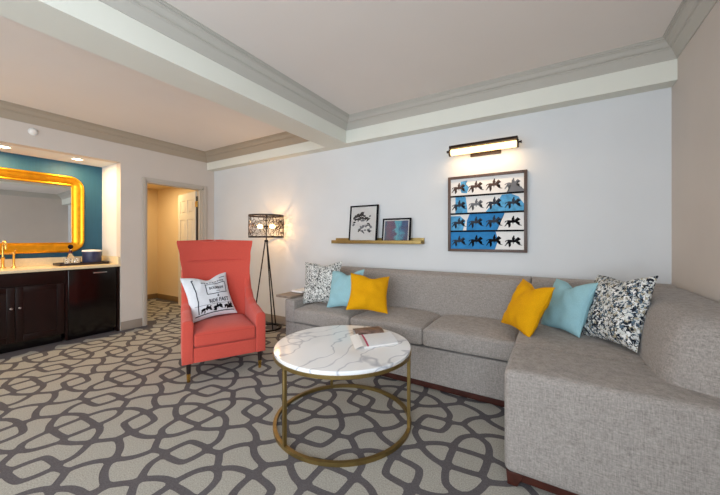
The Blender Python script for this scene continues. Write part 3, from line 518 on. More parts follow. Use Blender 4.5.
# ------------------------------------------------------------------ throw pillows
def pillow_fn(size, thick, pinch=0.085):
    def P(u, v, s):
        e = ((1 - abs(u) ** 2.6) * (1 - abs(v) ** 2.6))
        th = thick * max(e, 0) ** 0.5
        x = u * size / 2 * (1 - pinch * (1 - v * v) + 0.03 * abs(u * v)); z = v * size / 2 * (1 - pinch * (1 - u * u) + 0.03 * abs(u * v))
        return Vector((x, -s * th / 2, z))
    return P
def pillow(name, label, q, m, thick=0.15, group=None, wr=0.014, pinch=0.085, slump=0.0, prints=None, extra=()):
    X, Y, Z, yaw, lean, roll, size = q
    w = Vector((math.cos(yaw), math.sin(yaw), 0)); n = Vector((math.sin(yaw), -math.cos(yaw), 0)); z = Vector((0, 0, 1))
    h = z * math.cos(lean) - n * math.sin(lean)
    w2 = w * math.cos(roll) + h * math.sin(roll); h2 = h * math.cos(roll) - w * math.sin(roll); n2 = w2.cross(h2)
    base = pillow_fn(size * 1.03, thick, pinch); seed = Vector((X * 7, Y * 7, Z * 3))
    def P(u, v, s):
        p = base(u, v, s)
        k = (1 - abs(u) ** 3) * (1 - abs(v) ** 3)
        p += noise.noise_vector(p * 9 + seed) * wr * (0.35 + k)
        # creases running in from the corners
        p.y -= s * 0.006 * math.sin(18 * (u * v) + 3 * u) * k
        # karate-chop dip at the top edge, pulled a little to one side
        p.z -= slump * size * math.exp(-((u - 0.1) / 0.35) ** 2) * max(v, 0) ** 2
        return p
    bm = B(); N = 30; L = [math.sin((i / N - 0.5) * PI) for i in range(N + 1)]
    F = [[bm.verts.new(P(u, v, 1)) for v in L] for u in L]
    K = [[F[i][j] if i in (0, N) or j in (0, N) else bm.verts.new(P(L[i], L[j], -1)) for j in range(N + 1)] for i in range(N + 1)]
    for i in range(N):
        for j in range(N):
            bm.faces.new((F[i][j], F[i + 1][j], F[i + 1][j + 1], F[i][j + 1]))
            bm.faces.new((K[i][j], K[i][j + 1], K[i + 1][j + 1], K[i + 1][j]))
    if prints: prints(bm, P)
    o = link_obj(name, bm, [m, *extra], smooth=True, angle=80)
    o.matrix_world = Matrix(((w2.x, -n2.x, h2.x, X), (w2.y, -n2.y, h2.y, Y), (w2.z, -n2.z, h2.z, Z), (0, 0, 0, 1)))
    # corded seam
    sm = B(); ring = [P(-1, v, 1) for v in L] + [P(u, 1, 1) for u in L[1:]] + [P(1, v, 1) for v in reversed(L[:-1])] + [P(u, -1, 1) for u in reversed(L[1:-1])]
    tube(sm, ring, 0.0035, 6, closed=True)
    link_obj('seam', sm, m, o, local=True)
    return tag(o, label, 'pillow', group)
pillow('throw_pillow', 'white pillow with black speckles against the left end of the sofa', (-2.105, 2.65, 0.750, 0.16, 0.24, 0.05, 0.425), M_speck_l, 0.16, slump=0.06)
pillow('throw_pillow', 'pale blue pillow at left, between the black-speckled and mustard pillows', (-1.765, 2.60, 0.722, 0.02, 0.36, 0.08, 0.358), M_aqua, 0.13, slump=0.11)
pillow('throw_pillow', 'mustard yellow pillow beside the left pale blue pillow', (-1.468, 2.55, 0.716, 0.56, 0.58, -0.11, 0.352), M_mustard, 0.16, slump=0.08)
pillow('throw_pillow', 'mustard yellow pillow leaning near the sofa corner at right', (-0.157, 2.53, 0.738, -0.976, 0.46, -0.032, 0.352), M_mustard, 0.15, slump=0.11)
pillow('throw_pillow', 'pale blue pillow at right, between the mustard and multicolour pillows', (0.092, 2.66, 0.748, -0.959, 0.40, 0.062, 0.357), M_aqua, 0.14, slump=0.13)
pillow('throw_pillow', 'large multicolour speckled pillow against the right backrest', (0.335, 2.50, 0.785, -1.053, 0.37, 0.112, 0.418), M_speck_r, 0.16, slump=0.07)

# a horse and rider in profile, galloping to the right, in a unit box
HORSE = [(0, 0.5), (0.05, 0.585), (0.13, 0.62), (0.2, 0.655), (0.28, 0.655), (0.36, 0.635), (0.415, 0.64), (0.405, 0.72), (0.42, 0.81), (0.455, 0.87), (0.475, 0.885), (0.475, 0.935), (0.495, 0.985), (0.535, 0.985), (0.555, 0.94), (0.545, 0.895), (0.525, 0.87), (0.555, 0.8), (0.585, 0.745), (0.6, 0.725), (0.59, 0.7), (0.57, 0.705), (0.535, 0.745), (0.515, 0.7), (0.525, 0.645), (0.585, 0.665), (0.645, 0.735), (0.7, 0.8), (0.745, 0.835), (0.755, 0.875), (0.775, 0.835), (0.81, 0.81), (0.87, 0.745), (0.905, 0.7), (0.89, 0.665), (0.855, 0.67), (0.8, 0.715), (0.755, 0.715), (0.725, 0.65), (0.71, 0.575), (0.695, 0.53), (0.76, 0.535), (0.845, 0.5), (0.865, 0.42), (0.84, 0.335), (0.815, 0.345), (0.83, 0.42), (0.815, 0.465), (0.745, 0.485), (0.67, 0.475), (0.72, 0.39), (0.8, 0.3), (0.885, 0.25), (0.985, 0.235), (0.99, 0.205), (0.88, 0.215), (0.775, 0.265), (0.68, 0.37), (0.62, 0.455), (0.545, 0.44), (0.505, 0.42), (0.495, 0.36), (0.525, 0.335), (0.475, 0.325), (0.465, 0.36), (0.47, 0.43), (0.39, 0.445), (0.34, 0.47), (0.345, 0.4), (0.325, 0.33), (0.36, 0.24), (0.335, 0.15), (0.27, 0.06), (0.235, 0.065), (0.29, 0.16), (0.305, 0.24), (0.265, 0.32), (0.255, 0.4), (0.2, 0.35), (0.14, 0.31), (0.085, 0.22), (0.015, 0.14), (-0.01, 0.165), (0.05, 0.245), (0.09, 0.33), (0.145, 0.395), (0.175, 0.46), (0.165, 0.53), (0.135, 0.575), (0.08, 0.545), (0.03, 0.46)]
def text_mesh(body, width=None):
    cu = bpy.data.curves.new('lettering', 'FONT'); cu.body = body; cu.size = 1.0; cu.align_x = 'CENTER'; cu.align_y = 'CENTER'; cu.resolution_u = 2; cu.offset = 0.025
    o = bpy.data.objects.new('lettering', cu); COL.objects.link(o); bpy.context.view_layer.update()
    me = o.evaluated_get(bpy.context.evaluated_depsgraph_get()).to_mesh()
    vs = [(v.co.x, v.co.y) for v in me.vertices]; fs = [tuple(p.vertices) for p in me.polygons]
    bpy.data.objects.remove(o); bpy.data.curves.remove(cu)
    return vs, fs
def pillow_print(bm, P):
    def pt(u, v): return P(u, v, 1) + Vector((0, -0.0025, 0))
    def poly(pts, mi): 
        f = bm.faces.new([bm.verts.new(pt(*p)) for p in pts]); f.material_index = mi
        bmesh.ops.triangulate(bm, faces=[f])
    def line(a, b, w, mi, n=10):
        A, C = Vector(a), Vector(b); d = (C - A).normalized(); o = Vector((-d.y, d.x)) * w / 2
        for i in range(n):
            p, q = A.lerp(C, i / n), A.lerp(C, (i + 1) / n)
            poly([tuple(p + o), tuple(p - o), tuple(q - o), tuple(q + o)], mi)
    def text(s, u, v, h, wid, mi):
        vs, fs = text_mesh(s); w0 = max(x for x, y in vs) - min(x for x, y in vs); h0 = max(y for x, y in vs) - min(y for x, y in vs)
        cx_ = (max(x for x, y in vs) + min(x for x, y in vs)) / 2; cy_ = (max(y for x, y in vs) + min(y for x, y in vs)) / 2
        V = [bm.verts.new(pt(u + (x - cx_) / w0 * wid, v + (y - cy_) / h0 * h)) for x, y in vs]
        for f in fs:
            try: nf = bm.faces.new([V[i] for i in f]); nf.material_index = mi
            except ValueError: pass
    line((-0.70, 0.80), (-0.70, -0.80), 0.04, 1, 16); line((-0.70, 0.80), (-0.62, 0.80), 0.04, 1)
    line((0.55, 0.80), (0.86, 0.80), 0.03, 1)
    for a, b in (((-0.20, 0.54), (0.78, 0.54)), ((0.78, 0.54), (0.78, 0.02)), ((0.78, 0.02), (-0.20, 0.02)), ((-0.20, 0.02), (-0.20, 0.54))): line(a, b, 0.035, 1)
    text('BOURBON', 0.29, 0.31, 0.14, 0.72, 1); line((0.2, 0.12), (0.4, 0.12), 0.025, 2, 4)
    text('&', 0.27, -0.10, 0.13, 0.11, 1)
    text('RIDE FAST', 0.27, -0.32, 0.19, 1.0, 1)
    for i in range(9): line((-0.36 + i * 0.125, 0.64 + 0.03 * math.sin(i * 0.4)), (-0.36 + i * 0.125 + 0.09, 0.645 + 0.03 * math.sin(i * 0.4)), 0.07, 3, 3)
    line((-0.85, -0.46), (0.9, -0.50), 0.018, 3, 20); line((-0.86, -0.86), (0.9, -0.86), 0.04, 1, 20)
    for x in (-0.60, -0.08, 0.44):
        k = 0.50
        poly([(x + px * k, -0.84 + py * 0.38) for px, py in HORSE], 4)
chair_pillow_q = (-2.945, 1.90, 0.643, 1.40, 0.46, 0.055, 0.428)
pillow('throw_pillow', 'white printed pillow with lettering and black horses on the coral armchair', chair_pillow_q, M_canvas, 0.13, slump=0.09, prints=pillow_print, extra=(M_ink, M_inkg, M_inkg, M_inkb), wr=0.006)

# ------------------------------------------------------------------ coral armchair
chair = thing('wingback_armchair', 'coral red high-back armchair with dark brass-tipped legs', 'armchair', (-2.78, 1.916, 0), math.radians(63))
def interp(x, pts):
    for (a, va), (b, vb) in zip(pts, pts[1:]):
        if x <= b:
            t = max(0, (x - a) / (b - a)); t = t * t * (3 - 2 * t); return va + (vb - va) * t
    return pts[-1][1]
def chair_back(bm):
    NU, NV = 28, 150; z0, z1 = 0.16, 1.195; th = 0.085
    hw = lambda z: interp(z, [(0.16, 0.33), (0.5, 0.318), (0.70, 0.314), (0.88, 0.325), (1.04, 0.345), (1.195, 0.372)])
    def front(u, z):
        y = interp(z, [(0.16, 0.24), (0.42, 0.255), (0.8, 0.315), (1.195, 0.405)])
        y -= 0.085 * abs(u) ** 2.4
        y += 0.022 * math.exp(-((z - 0.985) / 0.007) ** 2) * max(0, 1 - abs(u / 0.8) ** 8)   # stitched tuck
        y -= 0.012 * math.exp(-((z - 1.08) / 0.07) ** 2) * (1 - u * u)
        return y
    Z = [z0 + (z1 - z0) * j / NV for j in range(NV + 1)]
    U = [math.sin((i / NU - 0.5) * PI) for i in range(NU + 1)]
    def pt(u, z, s, r=0.0):
        y = front(u, z) + (0 if s > 0 else th)
        return (u * (hw(z) - r), y, z - (0.010 * (u * u) if z > 1.19 else 0))
    Fv = [[bm.verts.new(pt(u, z, 1)) for z in Z] for u in U]; Kv = [[bm.verts.new(pt(u, z, -1)) for z in Z] for u in U]
    for i in range(NU):
        for j in range(NV):
            bm.faces.new((Fv[i][j], Fv[i + 1][j], Fv[i + 1][j + 1], Fv[i][j + 1])); bm.faces.new((Kv[i][j], Kv[i][j + 1], Kv[i + 1][j + 1], Kv[i + 1][j]))
    rim = []
    for j in range(NV):
        for i in (0, NU): rim.append(bm.faces.new((Fv[i][j], Fv[i][j + 1], Kv[i][j + 1], Kv[i][j])))
    for i in range(NU):
        for j in (0, NV): rim.append(bm.faces.new((Fv[i][j], Fv[i + 1][j], Kv[i + 1][j], Kv[i][j])))
    es = {e for v in (0,) for j in range(NV) for i in (0, NU) for e in (bm.edges.get((Fv[i][j], Fv[i][j + 1])), bm.edges.get((Kv[i][j], Kv[i][j + 1])))}
    es |= {e for i in range(NU) for e in (bm.edges.get((Fv[i][NV], Fv[i + 1][NV])), bm.edges.get((Kv[i][NV], Kv[i + 1][NV])))}
    bmesh.ops.recalc_face_normals(bm, faces=bm.faces)
    bmesh.ops.bevel(bm, geom=list(es), offset=0.016, segments=3, affect='EDGES', profile=0.5)
bm = B(); chair_back(bm); link_obj('backrest', bm, M_coral, chair, local=True, angle=60)
def chair_arm(bm, s):
    """a low arm that sweeps up into the wing of the back"""
    NY = 34; ys = [-0.335 + 0.70 * i / NY for i in range(NY + 1)]; rings = []
    for y in ys:
        top = interp(y, [(-0.335, 0.525), (-0.05, 0.56), (0.08, 0.60), (0.19, 0.70), (0.30, 0.88), (0.36, 0.93)])
        xo = interp(y, [(-0.335, 0.348), (0.0, 0.345), (0.2, 0.335), (0.36, 0.33)]); xi = xo - interp(y, [(-0.335, 0.088), (0.05, 0.085), (0.3, 0.06), (0.36, 0.05)])
        r = 0.030
        pr = [(xo, 0.155), (xo, top - r), (xo - r * 0.3, top - r * 0.3), (xo - r, top), (xi + r, top), (xi + r * 0.3, top - r * 0.3), (xi, top - r), (xi, 0.155)]
        rings.append([bm.verts.new((s * x, y, z)) for x, z in pr])
    for A, C in zip(rings, rings[1:]):
        for k in range(8): bm.faces.new((A[k], A[(k + 1) % 8], C[(k + 1) % 8], C[k]))
    f0 = bm.faces.new(rings[0]); bm.faces.new(rings[-1])
    bmesh.ops.recalc_face_normals(bm, faces=bm.faces)
    bmesh.ops.bevel(bm, geom=list(f0.edges), offset=0.012, segments=3, affect='EDGES', profile=0.5)
for s in (-1, 1):
    bm = B(); chair_arm(bm, s); link_obj('arm', bm, M_coral, chair, local=True, angle=50)
bm = B(); rbox(bm, -0.262, -0.330, 0.155, 0.262, 0.26, 0.285, 0.012, 6); link_obj('seat_base', bm, M_coral, chair, local=True)
bm = B(); rbox(bm, -0.258, -0.338, 0.292, 0.258, 0.25, 0.405, 0.022, 14, (0, 0.004, 0.035)); sc = link_obj('seat_cushion', bm, M_coral, chair, local=True)
bm = B()
for z in (0.392, 0.300): tube(bm, [(-0.25, -0.337, z), (0.25, -0.337, z)], 0.004, 6)
link_obj('piping', bm, M_coral_p, sc, local=True)
for x, y, tx, ty in ((-0.297, -0.312, 0, 0), (0.297, -0.312, 0, 0), (-0.27, 0.28, 0, 0.03), (0.27, 0.28, 0, 0.03)):
    bm = B(); tube(bm, [(x, y, 0.165), (x + tx * 0.5, y + ty * 0.5, 0.072)], [0.021, 0.0165], 14); lg = link_obj('leg', bm, mat('dark_leg_wood', (34, 22, 20), 0.35) if 'dark_leg_wood' not in MATS else MATS['dark_leg_wood'], chair, local=True)
    bm = B(); tube(bm, [(x + tx * 0.5, y + ty * 0.5, 0.073), (x + tx, y + ty, 0.0)], [0.0168, 0.0125], 14); link_obj('ferrule', bm, M_brass, lg, local=True)

# ------------------------------------------------------------------ coffee table
TX, TY, TR, TZ = -1.213, 1.757, 0.460, 0.509
table = thing('coffee_table', 'round coffee table with white marble top and gold ring base', 'coffee table', (TX, TY, 0))
bm = B(); lathe(bm, [(0, TZ - 0.022), (TR - 0.006, TZ - 0.022), (TR - 0.004, TZ - 0.018), (TR - 0.004, TZ - 0.004), (TR - 0.008, TZ), (0, TZ)], (TX, TY, 0), 96)
link_obj('tabletop', bm, M_marble, table)
bm = B(); lathe(bm, [(TR - 0.02, TZ - 0.042), (TR, TZ - 0.042), (TR, TZ - 0.022), (TR - 0.02, TZ - 0.022), (TR - 0.02, TZ - 0.042)], (TX, TY, 0), 96); link_obj('rim', bm, M_gold, table)
bm = B(); lathe(bm, [(TR - 0.022, 0.0), (TR, 0.0), (TR, 0.022), (TR - 0.022, 0.022), (TR - 0.022, 0.0)], (TX, TY, 0), 96); link_obj('base_ring', bm, M_gold, table)
for deg in (-136 + 31.5, -18 + 31.5, 105 + 31.5):
    a = math.radians(deg); bm = B(); x, y = (TR - 0.011), 0
    t = bmesh.new(); box(t, x - 0.0105, -0.0105, 0.02, x + 0.0105, 0.0105, TZ - 0.04, 0.0015, 1)
    merge(bm, t, 0, Matrix.Translation((TX, TY, 0)) @ Matrix.Rotation(a, 4, 'Z')); link_obj('leg', bm, M_gold, table)
# open magazine
M_photo = mat('magazine_photo', (112, 88, 80), 0.5, var=0.8, scale=22); M_pink = mat('magenta_stripe', (188, 44, 96), 0.5)
M_text = mat('magazine_text_page', (228, 231, 236), 0.5, var=0.05, scale=120, stretch=(0.3, 3, 1))
mag = thing('open_magazine', 'open magazine with white page and pink edge on the marble table', 'magazine', (-1.06, 1.94, TZ))
A_, B_, C_, D_ = [Vector((x, y, 0)) for x, y in ((-1.201, 1.936), (-1.037, 2.123), (-0.889, 1.943), (-1.034, 1.743))]
def sheet(bm, f, n=14, m=8, th=0.0012, mi=0):
    g = [[f(i / n, j / m) for j in range(m + 1)] for i in range(n + 1)]
    T_ = [[bm.verts.new(p + Vector((0, 0, th))) for p in r] for r in g]; U_ = [[bm.verts.new(p) for p in r] for r in g]
    for i in range(n):
        for j in range(m):
            for q in (T_, U_):
                fc = bm.faces.new((q[i][j], q[i + 1][j], q[i + 1][j + 1], q[i][j + 1])); fc.material_index = mi
    for i in range(n):
        for j in (0, m): bm.faces.new((T_[i][j], T_[i + 1][j], U_[i + 1][j], U_[i][j])).material_index = mi
    for j in range(m):
        for i in (0, n): bm.faces.new((T_[i][j], T_[i][j + 1], U_[i][j + 1], U_[i][j])).material_index = mi
def bil(s, t): return (A_ * (1 - s) + B_ * s) * (1 - t) + (D_ * (1 - s) + C_ * s) * t     # s along the spine, t towards the viewer
bm = B()
sheet(bm, lambda s, t: bil(s, t) + Vector((0, 0, TZ + 0.001)), th=0.010)
sheet(bm, lambda s, t: bil(0.13 + 0.87 * s, t) + Vector((0, 0, TZ + 0.0115 + 0.006 * math.sin(PI * (1 - t)) )), th=0.001, mi=1)
sheet(bm, lambda s, t: bil(0.085 + 0.05 * s, t) + Vector((0, 0, TZ + 0.0122 + 0.006 * math.sin(PI * (1 - t)))), th=0.001, mi=2, n=4)
link_obj('page_block', bm, [M_paper, M_text, M_pink], mag)
bm = B(); away = (A_ - D_).normalized()
sheet(bm, lambda s, t: bil(-0.06 + 0.9 * s, 0) + away * (0.20 * t) + Vector((0, 0, TZ + 0.002 + 0.022 * math.sin(PI * min(1, t * 1.15)) ** 0.8 * (0.75 + 0.25 * math.sin(5 * s)))), th=0.0015)
link_obj('photo_page', bm, M_photo, mag)
bm = B(); left = (A_ - B_).normalized()
sheet(bm, lambda s, t: bil(0, -0.05 + 1.03 * t) + left * (0.062 * s) + Vector((0, 0, TZ + 0.001 + 0.016 * math.cos(s * PI / 2))), th=0.0012)
link_obj('folded_page', bm, M_paper, mag)

# ------------------------------------------------------------------ floor lamp
LX, LY = -3.335, 2.985
lamp = thing('floor_lamp', 'black tripod floor lamp with pierced drum shade, lit', 'floor lamp', (LX, LY, 0))
bm = B(); lathe(bm, [(0.165, 0.0), (0.205, 0.0), (0.207, 0.008), (0.205, 0.018), (0.165, 0.018), (0.163, 0.008), (0.165, 0.0)], (LX, LY, 0), 56); link_obj('base_ring', bm, M_black, lamp)
for deg in (-12, 8, 190):
    a = math.radians(deg); bm = B(); R = 0.185
    a = math.radians({-12: 180, 8: 63, 190: -47}[deg] + 31.5)
    tube(bm, [(LX + 0.014 * math.cos(a), LY + 0.014 * math.sin(a), 1.195), (LX + R * math.cos(a), LY + R * math.sin(a), 0.012)], 0.0085, 10); link_obj('leg', bm, M_black, lamp)
bm = B(); lathe(bm, [(0, 1.175), (0.026, 1.175), (0.026, 1.205), (0.012, 1.21), (0.008, 1.21), (0.008, 1.555), (0, 1.555)], (LX, LY, 0), 20); link_obj('stem', bm, M_black, lamp)
SR, SZ0, SZ1 = 0.232, 1.238, 1.548
def shade(bm):
    for z in (SZ0, SZ1 - 0.022):
        lathe(bm, [(SR - 0.004, z), (SR + 0.002, z), (SR + 0.002, z + 0.022), (SR - 0.004, z + 0.022), (SR - 0.004, z)], (LX, LY, 0), 56)
    rnd = random.Random(3)
    # overlapping wire loops and scrolls wrapped on the drum
    for k in range(120):
        th0 = rnd.uniform(0, 2 * PI); z0 = rnd.uniform(SZ0 + 0.03, SZ1 - 0.045); r1 = rnd.uniform(0.018, 0.045); r2 = r1 * rnd.uniform(0.7, 1.2); ph = rnd.uniform(0, 6)
        pts = []
        for q in range(14):
            a = 2 * PI * q / 14; z = z0 + r2 * math.sin(a) + 0.25 * r2 * math.sin(2 * a + ph); z = max(SZ0 + 0.012, min(SZ1 - 0.012, z))
            t = th0 + r1 * math.cos(a) / SR; pts.append((LX + SR * math.cos(t), LY + SR * math.sin(t), z))
        tube(bm, pts, 0.0026, 5, closed=True)
    for k in range(3):
        a = 2 * PI * k / 3 + 0.4; tube(bm, [(LX, LY, SZ1 - 0.012), (LX + SR * math.cos(a), LY + SR * math.sin(a), SZ1 - 0.012)], 0.003, 6)
bm = B(); shade(bm); link_obj('lamp_shade', bm, M_bronze, lamp)
ca, sa = math.cos(math.radians(31.5)), math.sin(math.radians(31.5))
for s in (-1, 1):
    d = 0.072 * s
    bm = B(); tube(bm, [(LX, LY, 1.392), (LX + 0.028 * s * ca, LY + 0.028 * s * sa, 1.392)], 0.012, 10); tube(bm, [(LX + 0.02 * s * ca, LY + 0.02 * s * sa, 1.392), (LX + 0.045 * s * ca, LY + 0.045 * s * sa, 1.392)], 0.016, 12)
    sk = link_obj('socket', bm, M_black, lamp)
    bm = B(); pts = [(LX + (0.045 + 0.075 * i / 8) * s * ca, LY + (0.045 + 0.075 * i / 8) * s * sa, 1.392) for i in range(9)]
    tube(bm, pts, [0.013, 0.016, 0.021, 0.026, 0.029, 0.029, 0.025, 0.016, 0.004], 14)
    bmesh.ops.translate(bm, verts=bm.verts, vec=-lamp.location); link_obj('bulb', bm, M_bulb, sk, local=True)
    bl = point('floor_lamp_glow', (LX + 0.15 * s * ca, LY + 0.15 * s * sa, 1.392), 3.2, (1.0, 0.55, 0.22), 0.02)

# ------------------------------------------------------------------ picture ledge and framed prints
ledge = thing('picture_ledge', 'long gold picture ledge on the white wall above the sofa', 'shelf', (-1.715, YB, 1.165))
bm = B(); box(bm, -2.335, 3.135, 1.165, -1.168, 3.239, 1.182, 0.002); link_obj('shelf_board', bm, M_gold, ledge)
bm = B(); box(bm, -2.335, 3.128, 1.165, -1.168, 3.1355, 1.205, 0.0015); link_obj('front_lip', bm, M_gold, ledge)
bm = B(); box(bm, -2.335, 3.2235, 1.182, -1.168, 3.239, 1.232, 0.0015); link_obj('back_rail', bm, M_gold, ledge)
def frame_picture(name, label, x0, x1, h, ybot, ytop, fw, art, ms, gname='print'):
    """a framed picture leaning back on the ledge"""
    root = thing(name, label, 'framed picture', ((x0 + x1) / 2, ybot, 1.1835)); w = x1 - x0
    root.rotation_euler = (-math.atan2(ytop - ybot, h), 0, 0)
    fr = B()
    box(fr, -w / 2, -0.010, 0, -w / 2 + fw, 0.010, h, 0.001); box(fr, w / 2 - fw, -0.010, 0, w / 2, 0.010, h, 0.001)
    box(fr, -w / 2 + fw, -0.010, 0, w / 2 - fw, 0.010, fw, 0.001); box(fr, -w / 2 + fw, -0.010, h - fw, w / 2 - fw, 0.010, h, 0.001)
    link_obj('frame', fr, M_inkb, root, local=True)
    pr = B(); box(pr, -w / 2 + fw, -0.002, fw, w / 2 - fw, 0.008, h - fw); art(pr, w - 2 * fw, h - 2 * fw, fw)
    link_obj(gname, pr, ms, root, local=True, smooth=False)
    gl = B(); box(gl, -w / 2 + fw, -0.0065, fw, w / 2 - fw, -0.0050, h - fw); link_obj('glazing', gl, M_glass, root, local=True, smooth=False)
    return root
def blot(bm, cx_, cz, r, y, mi, rnd, sx=1.0, rot=0.0):
    n = 11; pts = []
    for k in range(n):
        a = 2 * PI * k / n; q = r * rnd.uniform(0.45, 1.25); px, pz = q * math.cos(a) * sx, q * math.sin(a)
        pts.append((cx_ + px * math.cos(rot) - pz * math.sin(rot), y, cz + px * math.sin(rot) + pz * math.cos(rot)))
    f = bm.faces.new([bm.verts.new(p) for p in pts]); f.material_index = mi
    bmesh.ops.triangulate(bm, faces=[f])
def art_ink(bm, w, h, z0):
    rnd = random.Random(11)
    def stroke(pts, r, mi, y):
        for (x, z) in pts: blot(bm, x * w, z0 + z * h, r * rnd.uniform(0.7, 1.3), y - rnd.uniform(0, 0.0008), mi, rnd, 1.8, rnd.uniform(-0.6, 0.9))
    stroke([(-0.34, .70), (-0.26, .72), (-0.16, .74), (-0.06, .76), (0.04, .72), (0.12, .66), (0.20, .62)], 0.020, 1, -0.0030)
    stroke([(-0.30, .62), (-0.20, .64), (-0.10, .66), (0.0, .66), (-0.36, .54), (-0.06, .80)], 0.016, 1, -0.0030)
    stroke([(-0.34, .64), (-0.2, .58), (0.0, .60), (0.14, .58), (0.26, .72), (-0.38, .48)], 0.014, 2, -0.0028)
    stroke([(-0.08, .40), (0.0, .42), (-0.12, .34), (-0.04, .28), (0.08, .30), (0.14, .44), (0.22, .32), (0.3, .40), (0.28, .28)], 0.013, 2, -0.0028)
    stroke([(0.20, .50), (0.24, .46), (-0.14, .30), (0.02, .24), (0.22, .28)], 0.011, 1, -0.0030)
frame_picture('framed_print', 'black framed ink-splash print, the taller one on the gold ledge', -2.10, -1.715, 0.44, 3.165, 3.212, 0.018, art_ink, [M_paper, M_inkb, M_inkg], 'ink_print')
M_wash = mat('watercolour_wash', (70, 130, 160), 0.7); 
def wash():
    nt = M_wash.node_tree; b = nt.nodes['Principled BSDF']; tc = nt.nodes.new('ShaderNodeTexCoord'); sx = nt.nodes.new('ShaderNodeSeparateXYZ')
    nt.links.new(tc.outputs['Object'], sx.inputs[0])
    nz = nt.nodes.new('ShaderNodeTexNoise'); nz.inputs['Scale'].default_value = 16; nz.inputs['Detail'].default_value = 6; nt.links.new(tc.outputs['Object'], nz.inputs['Vector'])
    a = nt.nodes.new('ShaderNodeMath'); a.operation = 'MULTIPLY_ADD'; a.inputs[1].default_value = 0.22; nt.links.new(nz.outputs['Fac'], a.inputs[0]); nt.links.new(sx.outputs[0], a.inputs[2])
    mr = nt.nodes.new('ShaderNodeMapRange'); mr.inputs['From Min'].default_value = -0.03; mr.inputs['From Max'].default_value = 0.25; nt.links.new(a.outputs[0], mr.inputs['Value'])
    r = nt.nodes.new('ShaderNodeValToRGB'); st = [(0, (60, 96, 124)), (0.2, (116, 76, 104)), (0.42, (86, 74, 116)), (0.52, (96, 190, 206)), (0.66, (64, 160, 190)), (0.8, (40, 84, 136)), (1.0, (44, 58, 104))]
    while len(r.color_ramp.elements) < len(st): r.color_ramp.elements.new(0.5)
    for e, (p, c) in zip(r.color_ramp.elements, st): e.position = p; e.color = (*lin(c), 1)
    nt.links.new(mr.outputs[0], r.inputs[0]); nt.links.new(r.outputs[0], b.inputs['Base Color'])
wash()
def art_wash(bm, w, h, z0):
    y = -0.0026; m = 0.012
    f = quad(bm, (-w / 2 + m, y, z0 + 0.004), (w / 2 - m, y, z0 + 0.004), (w / 2 - m, y, z0 + h - m), (-w / 2 + m, y, z0 + h - m), 1)
frame_picture('framed_print', 'black framed blue and purple watercolour, the shorter one on the gold ledge', -1.648, -1.305, 0.27, 3.165, 3.200, 0.017, art_wash, [M_paper, M_wash], 'watercolour')

# ------------------------------------------------------------------ large horse print on the wall
AX0, AX1, AZ0, AZ1 = -0.908, -0.190, 1.095, 1.850
art = thing('horse_artwork', 'large walnut framed print of sixteen riders in four rows', 'framed picture', ((AX0 + AX1) / 2, YB - 0.001, AZ0))
FW = 0.026; Y0 = YB - 0.036
bm = B()
box(bm, AX0, Y0, AZ0, AX0 + FW, YB - 0.001, AZ1, 0.002); box(bm, AX1 - FW, Y0, AZ0, AX1, YB - 0.001, AZ1, 0.002)
box(bm, AX0 + FW, Y0, AZ0, AX1 - FW, YB - 0.001, AZ0 + FW, 0.002); box(bm, AX0 + FW, Y0, AZ1 - FW, AX1 - FW, YB - 0.001, AZ1, 0.002)
link_obj('frame', bm, M_walnut, art)
ix0, ix1, iz0, iz1 = AX0 + FW, AX1 - FW, AZ0 + FW, AZ1 - FW; IW, IH = ix1 - ix0, iz1 - iz0
bm = B(); yp = YB - 0.020
box(bm, ix0, yp, iz0, ix1, YB - 0.002, iz1)
def ap(x, z, y): return (ix0 + x * IW, y, iz0 + z * IH)
def apoly(pts, mi, dy):
    f = bm.faces.new([bm.verts.new(ap(x, z, yp - dy)) for x, z in pts]); f.material_index = mi; bmesh.ops.triangulate(bm, faces=[f])
rz = [0.76, 0.51, 0.26, 0.0]                        # bottoms of the four rows
apoly([(0.16, .80), (0.24, .79), (0.27, .87), (0.22, .93), (0.25, .97), (0.15, .96), (0.14, .86)], 1, 0.0004)
apoly([(0.86, .76), (1.0, .76), (1.0, .79), (0.9, .88), (0.86, .92), (0.82, .80), (0.78, .76)], 4, 0.0004)
apoly([(0.07, .51), (0.25, .51), (0.24, .62), (0.22, .74), (0.07, .74)], 1, 0.0004)
apoly([(0.50, .51), (1.0, .51), (1.0, .60), (0.93, .70), (0.84, .74), (0.72, .735), (0.66, .64), (0.56, .58)], 1, 0.0004)
apoly([(0.0, .26), (0.18, .26), (0.22, .40), (0.14, .47), (0.0, .47)], 1, 0.0004)
apoly([(0.23, .26), (0.66, .26), (0.70, .40), (0.76, .495), (0.28, .495), (0.24, .40)], 2, 0.0004)
apoly([(0.0, 0.0), (0.63, 0.0), (0.67, .12), (0.64, .245), (0.0, .245)], 2, 0.0004)
for r in range(4):
    for c in range(4):
        k = 0.222; x0 = 0.014 + c * 0.247 + 0.004 * (r % 2); z0 = rz[r] + 0.022; hgt = 0.18
        mi = [[5, 5, 5, 4], [6, 4, 6, 6], [6, 6, 6, 3], [6, 3, 3, 3]][r][c]
        apoly([(x0 + px * k, z0 + pz * hgt * (0.93 + 0.05 * ((r * 3 + c) % 3))) for px, pz in HORSE], mi, 0.0010)
link_obj('print', bm, [M_paper, M_blue1, M_blue2, M_inkb, M_inkg, mat('sepia_ink', (84, 64, 58), 0.8), mat('slate_ink', (44, 52, 66), 0.8)], art, smooth=False)
for z in (0.252, 0.502, 0.752):
    bm = B(); zc = iz0 + z * IH; box(bm, ix0, Y0 + 0.006, zc - 0.008, ix1, yp + 0.001, zc + 0.008, 0.001); link_obj('divider', bm, M_inkb, art)

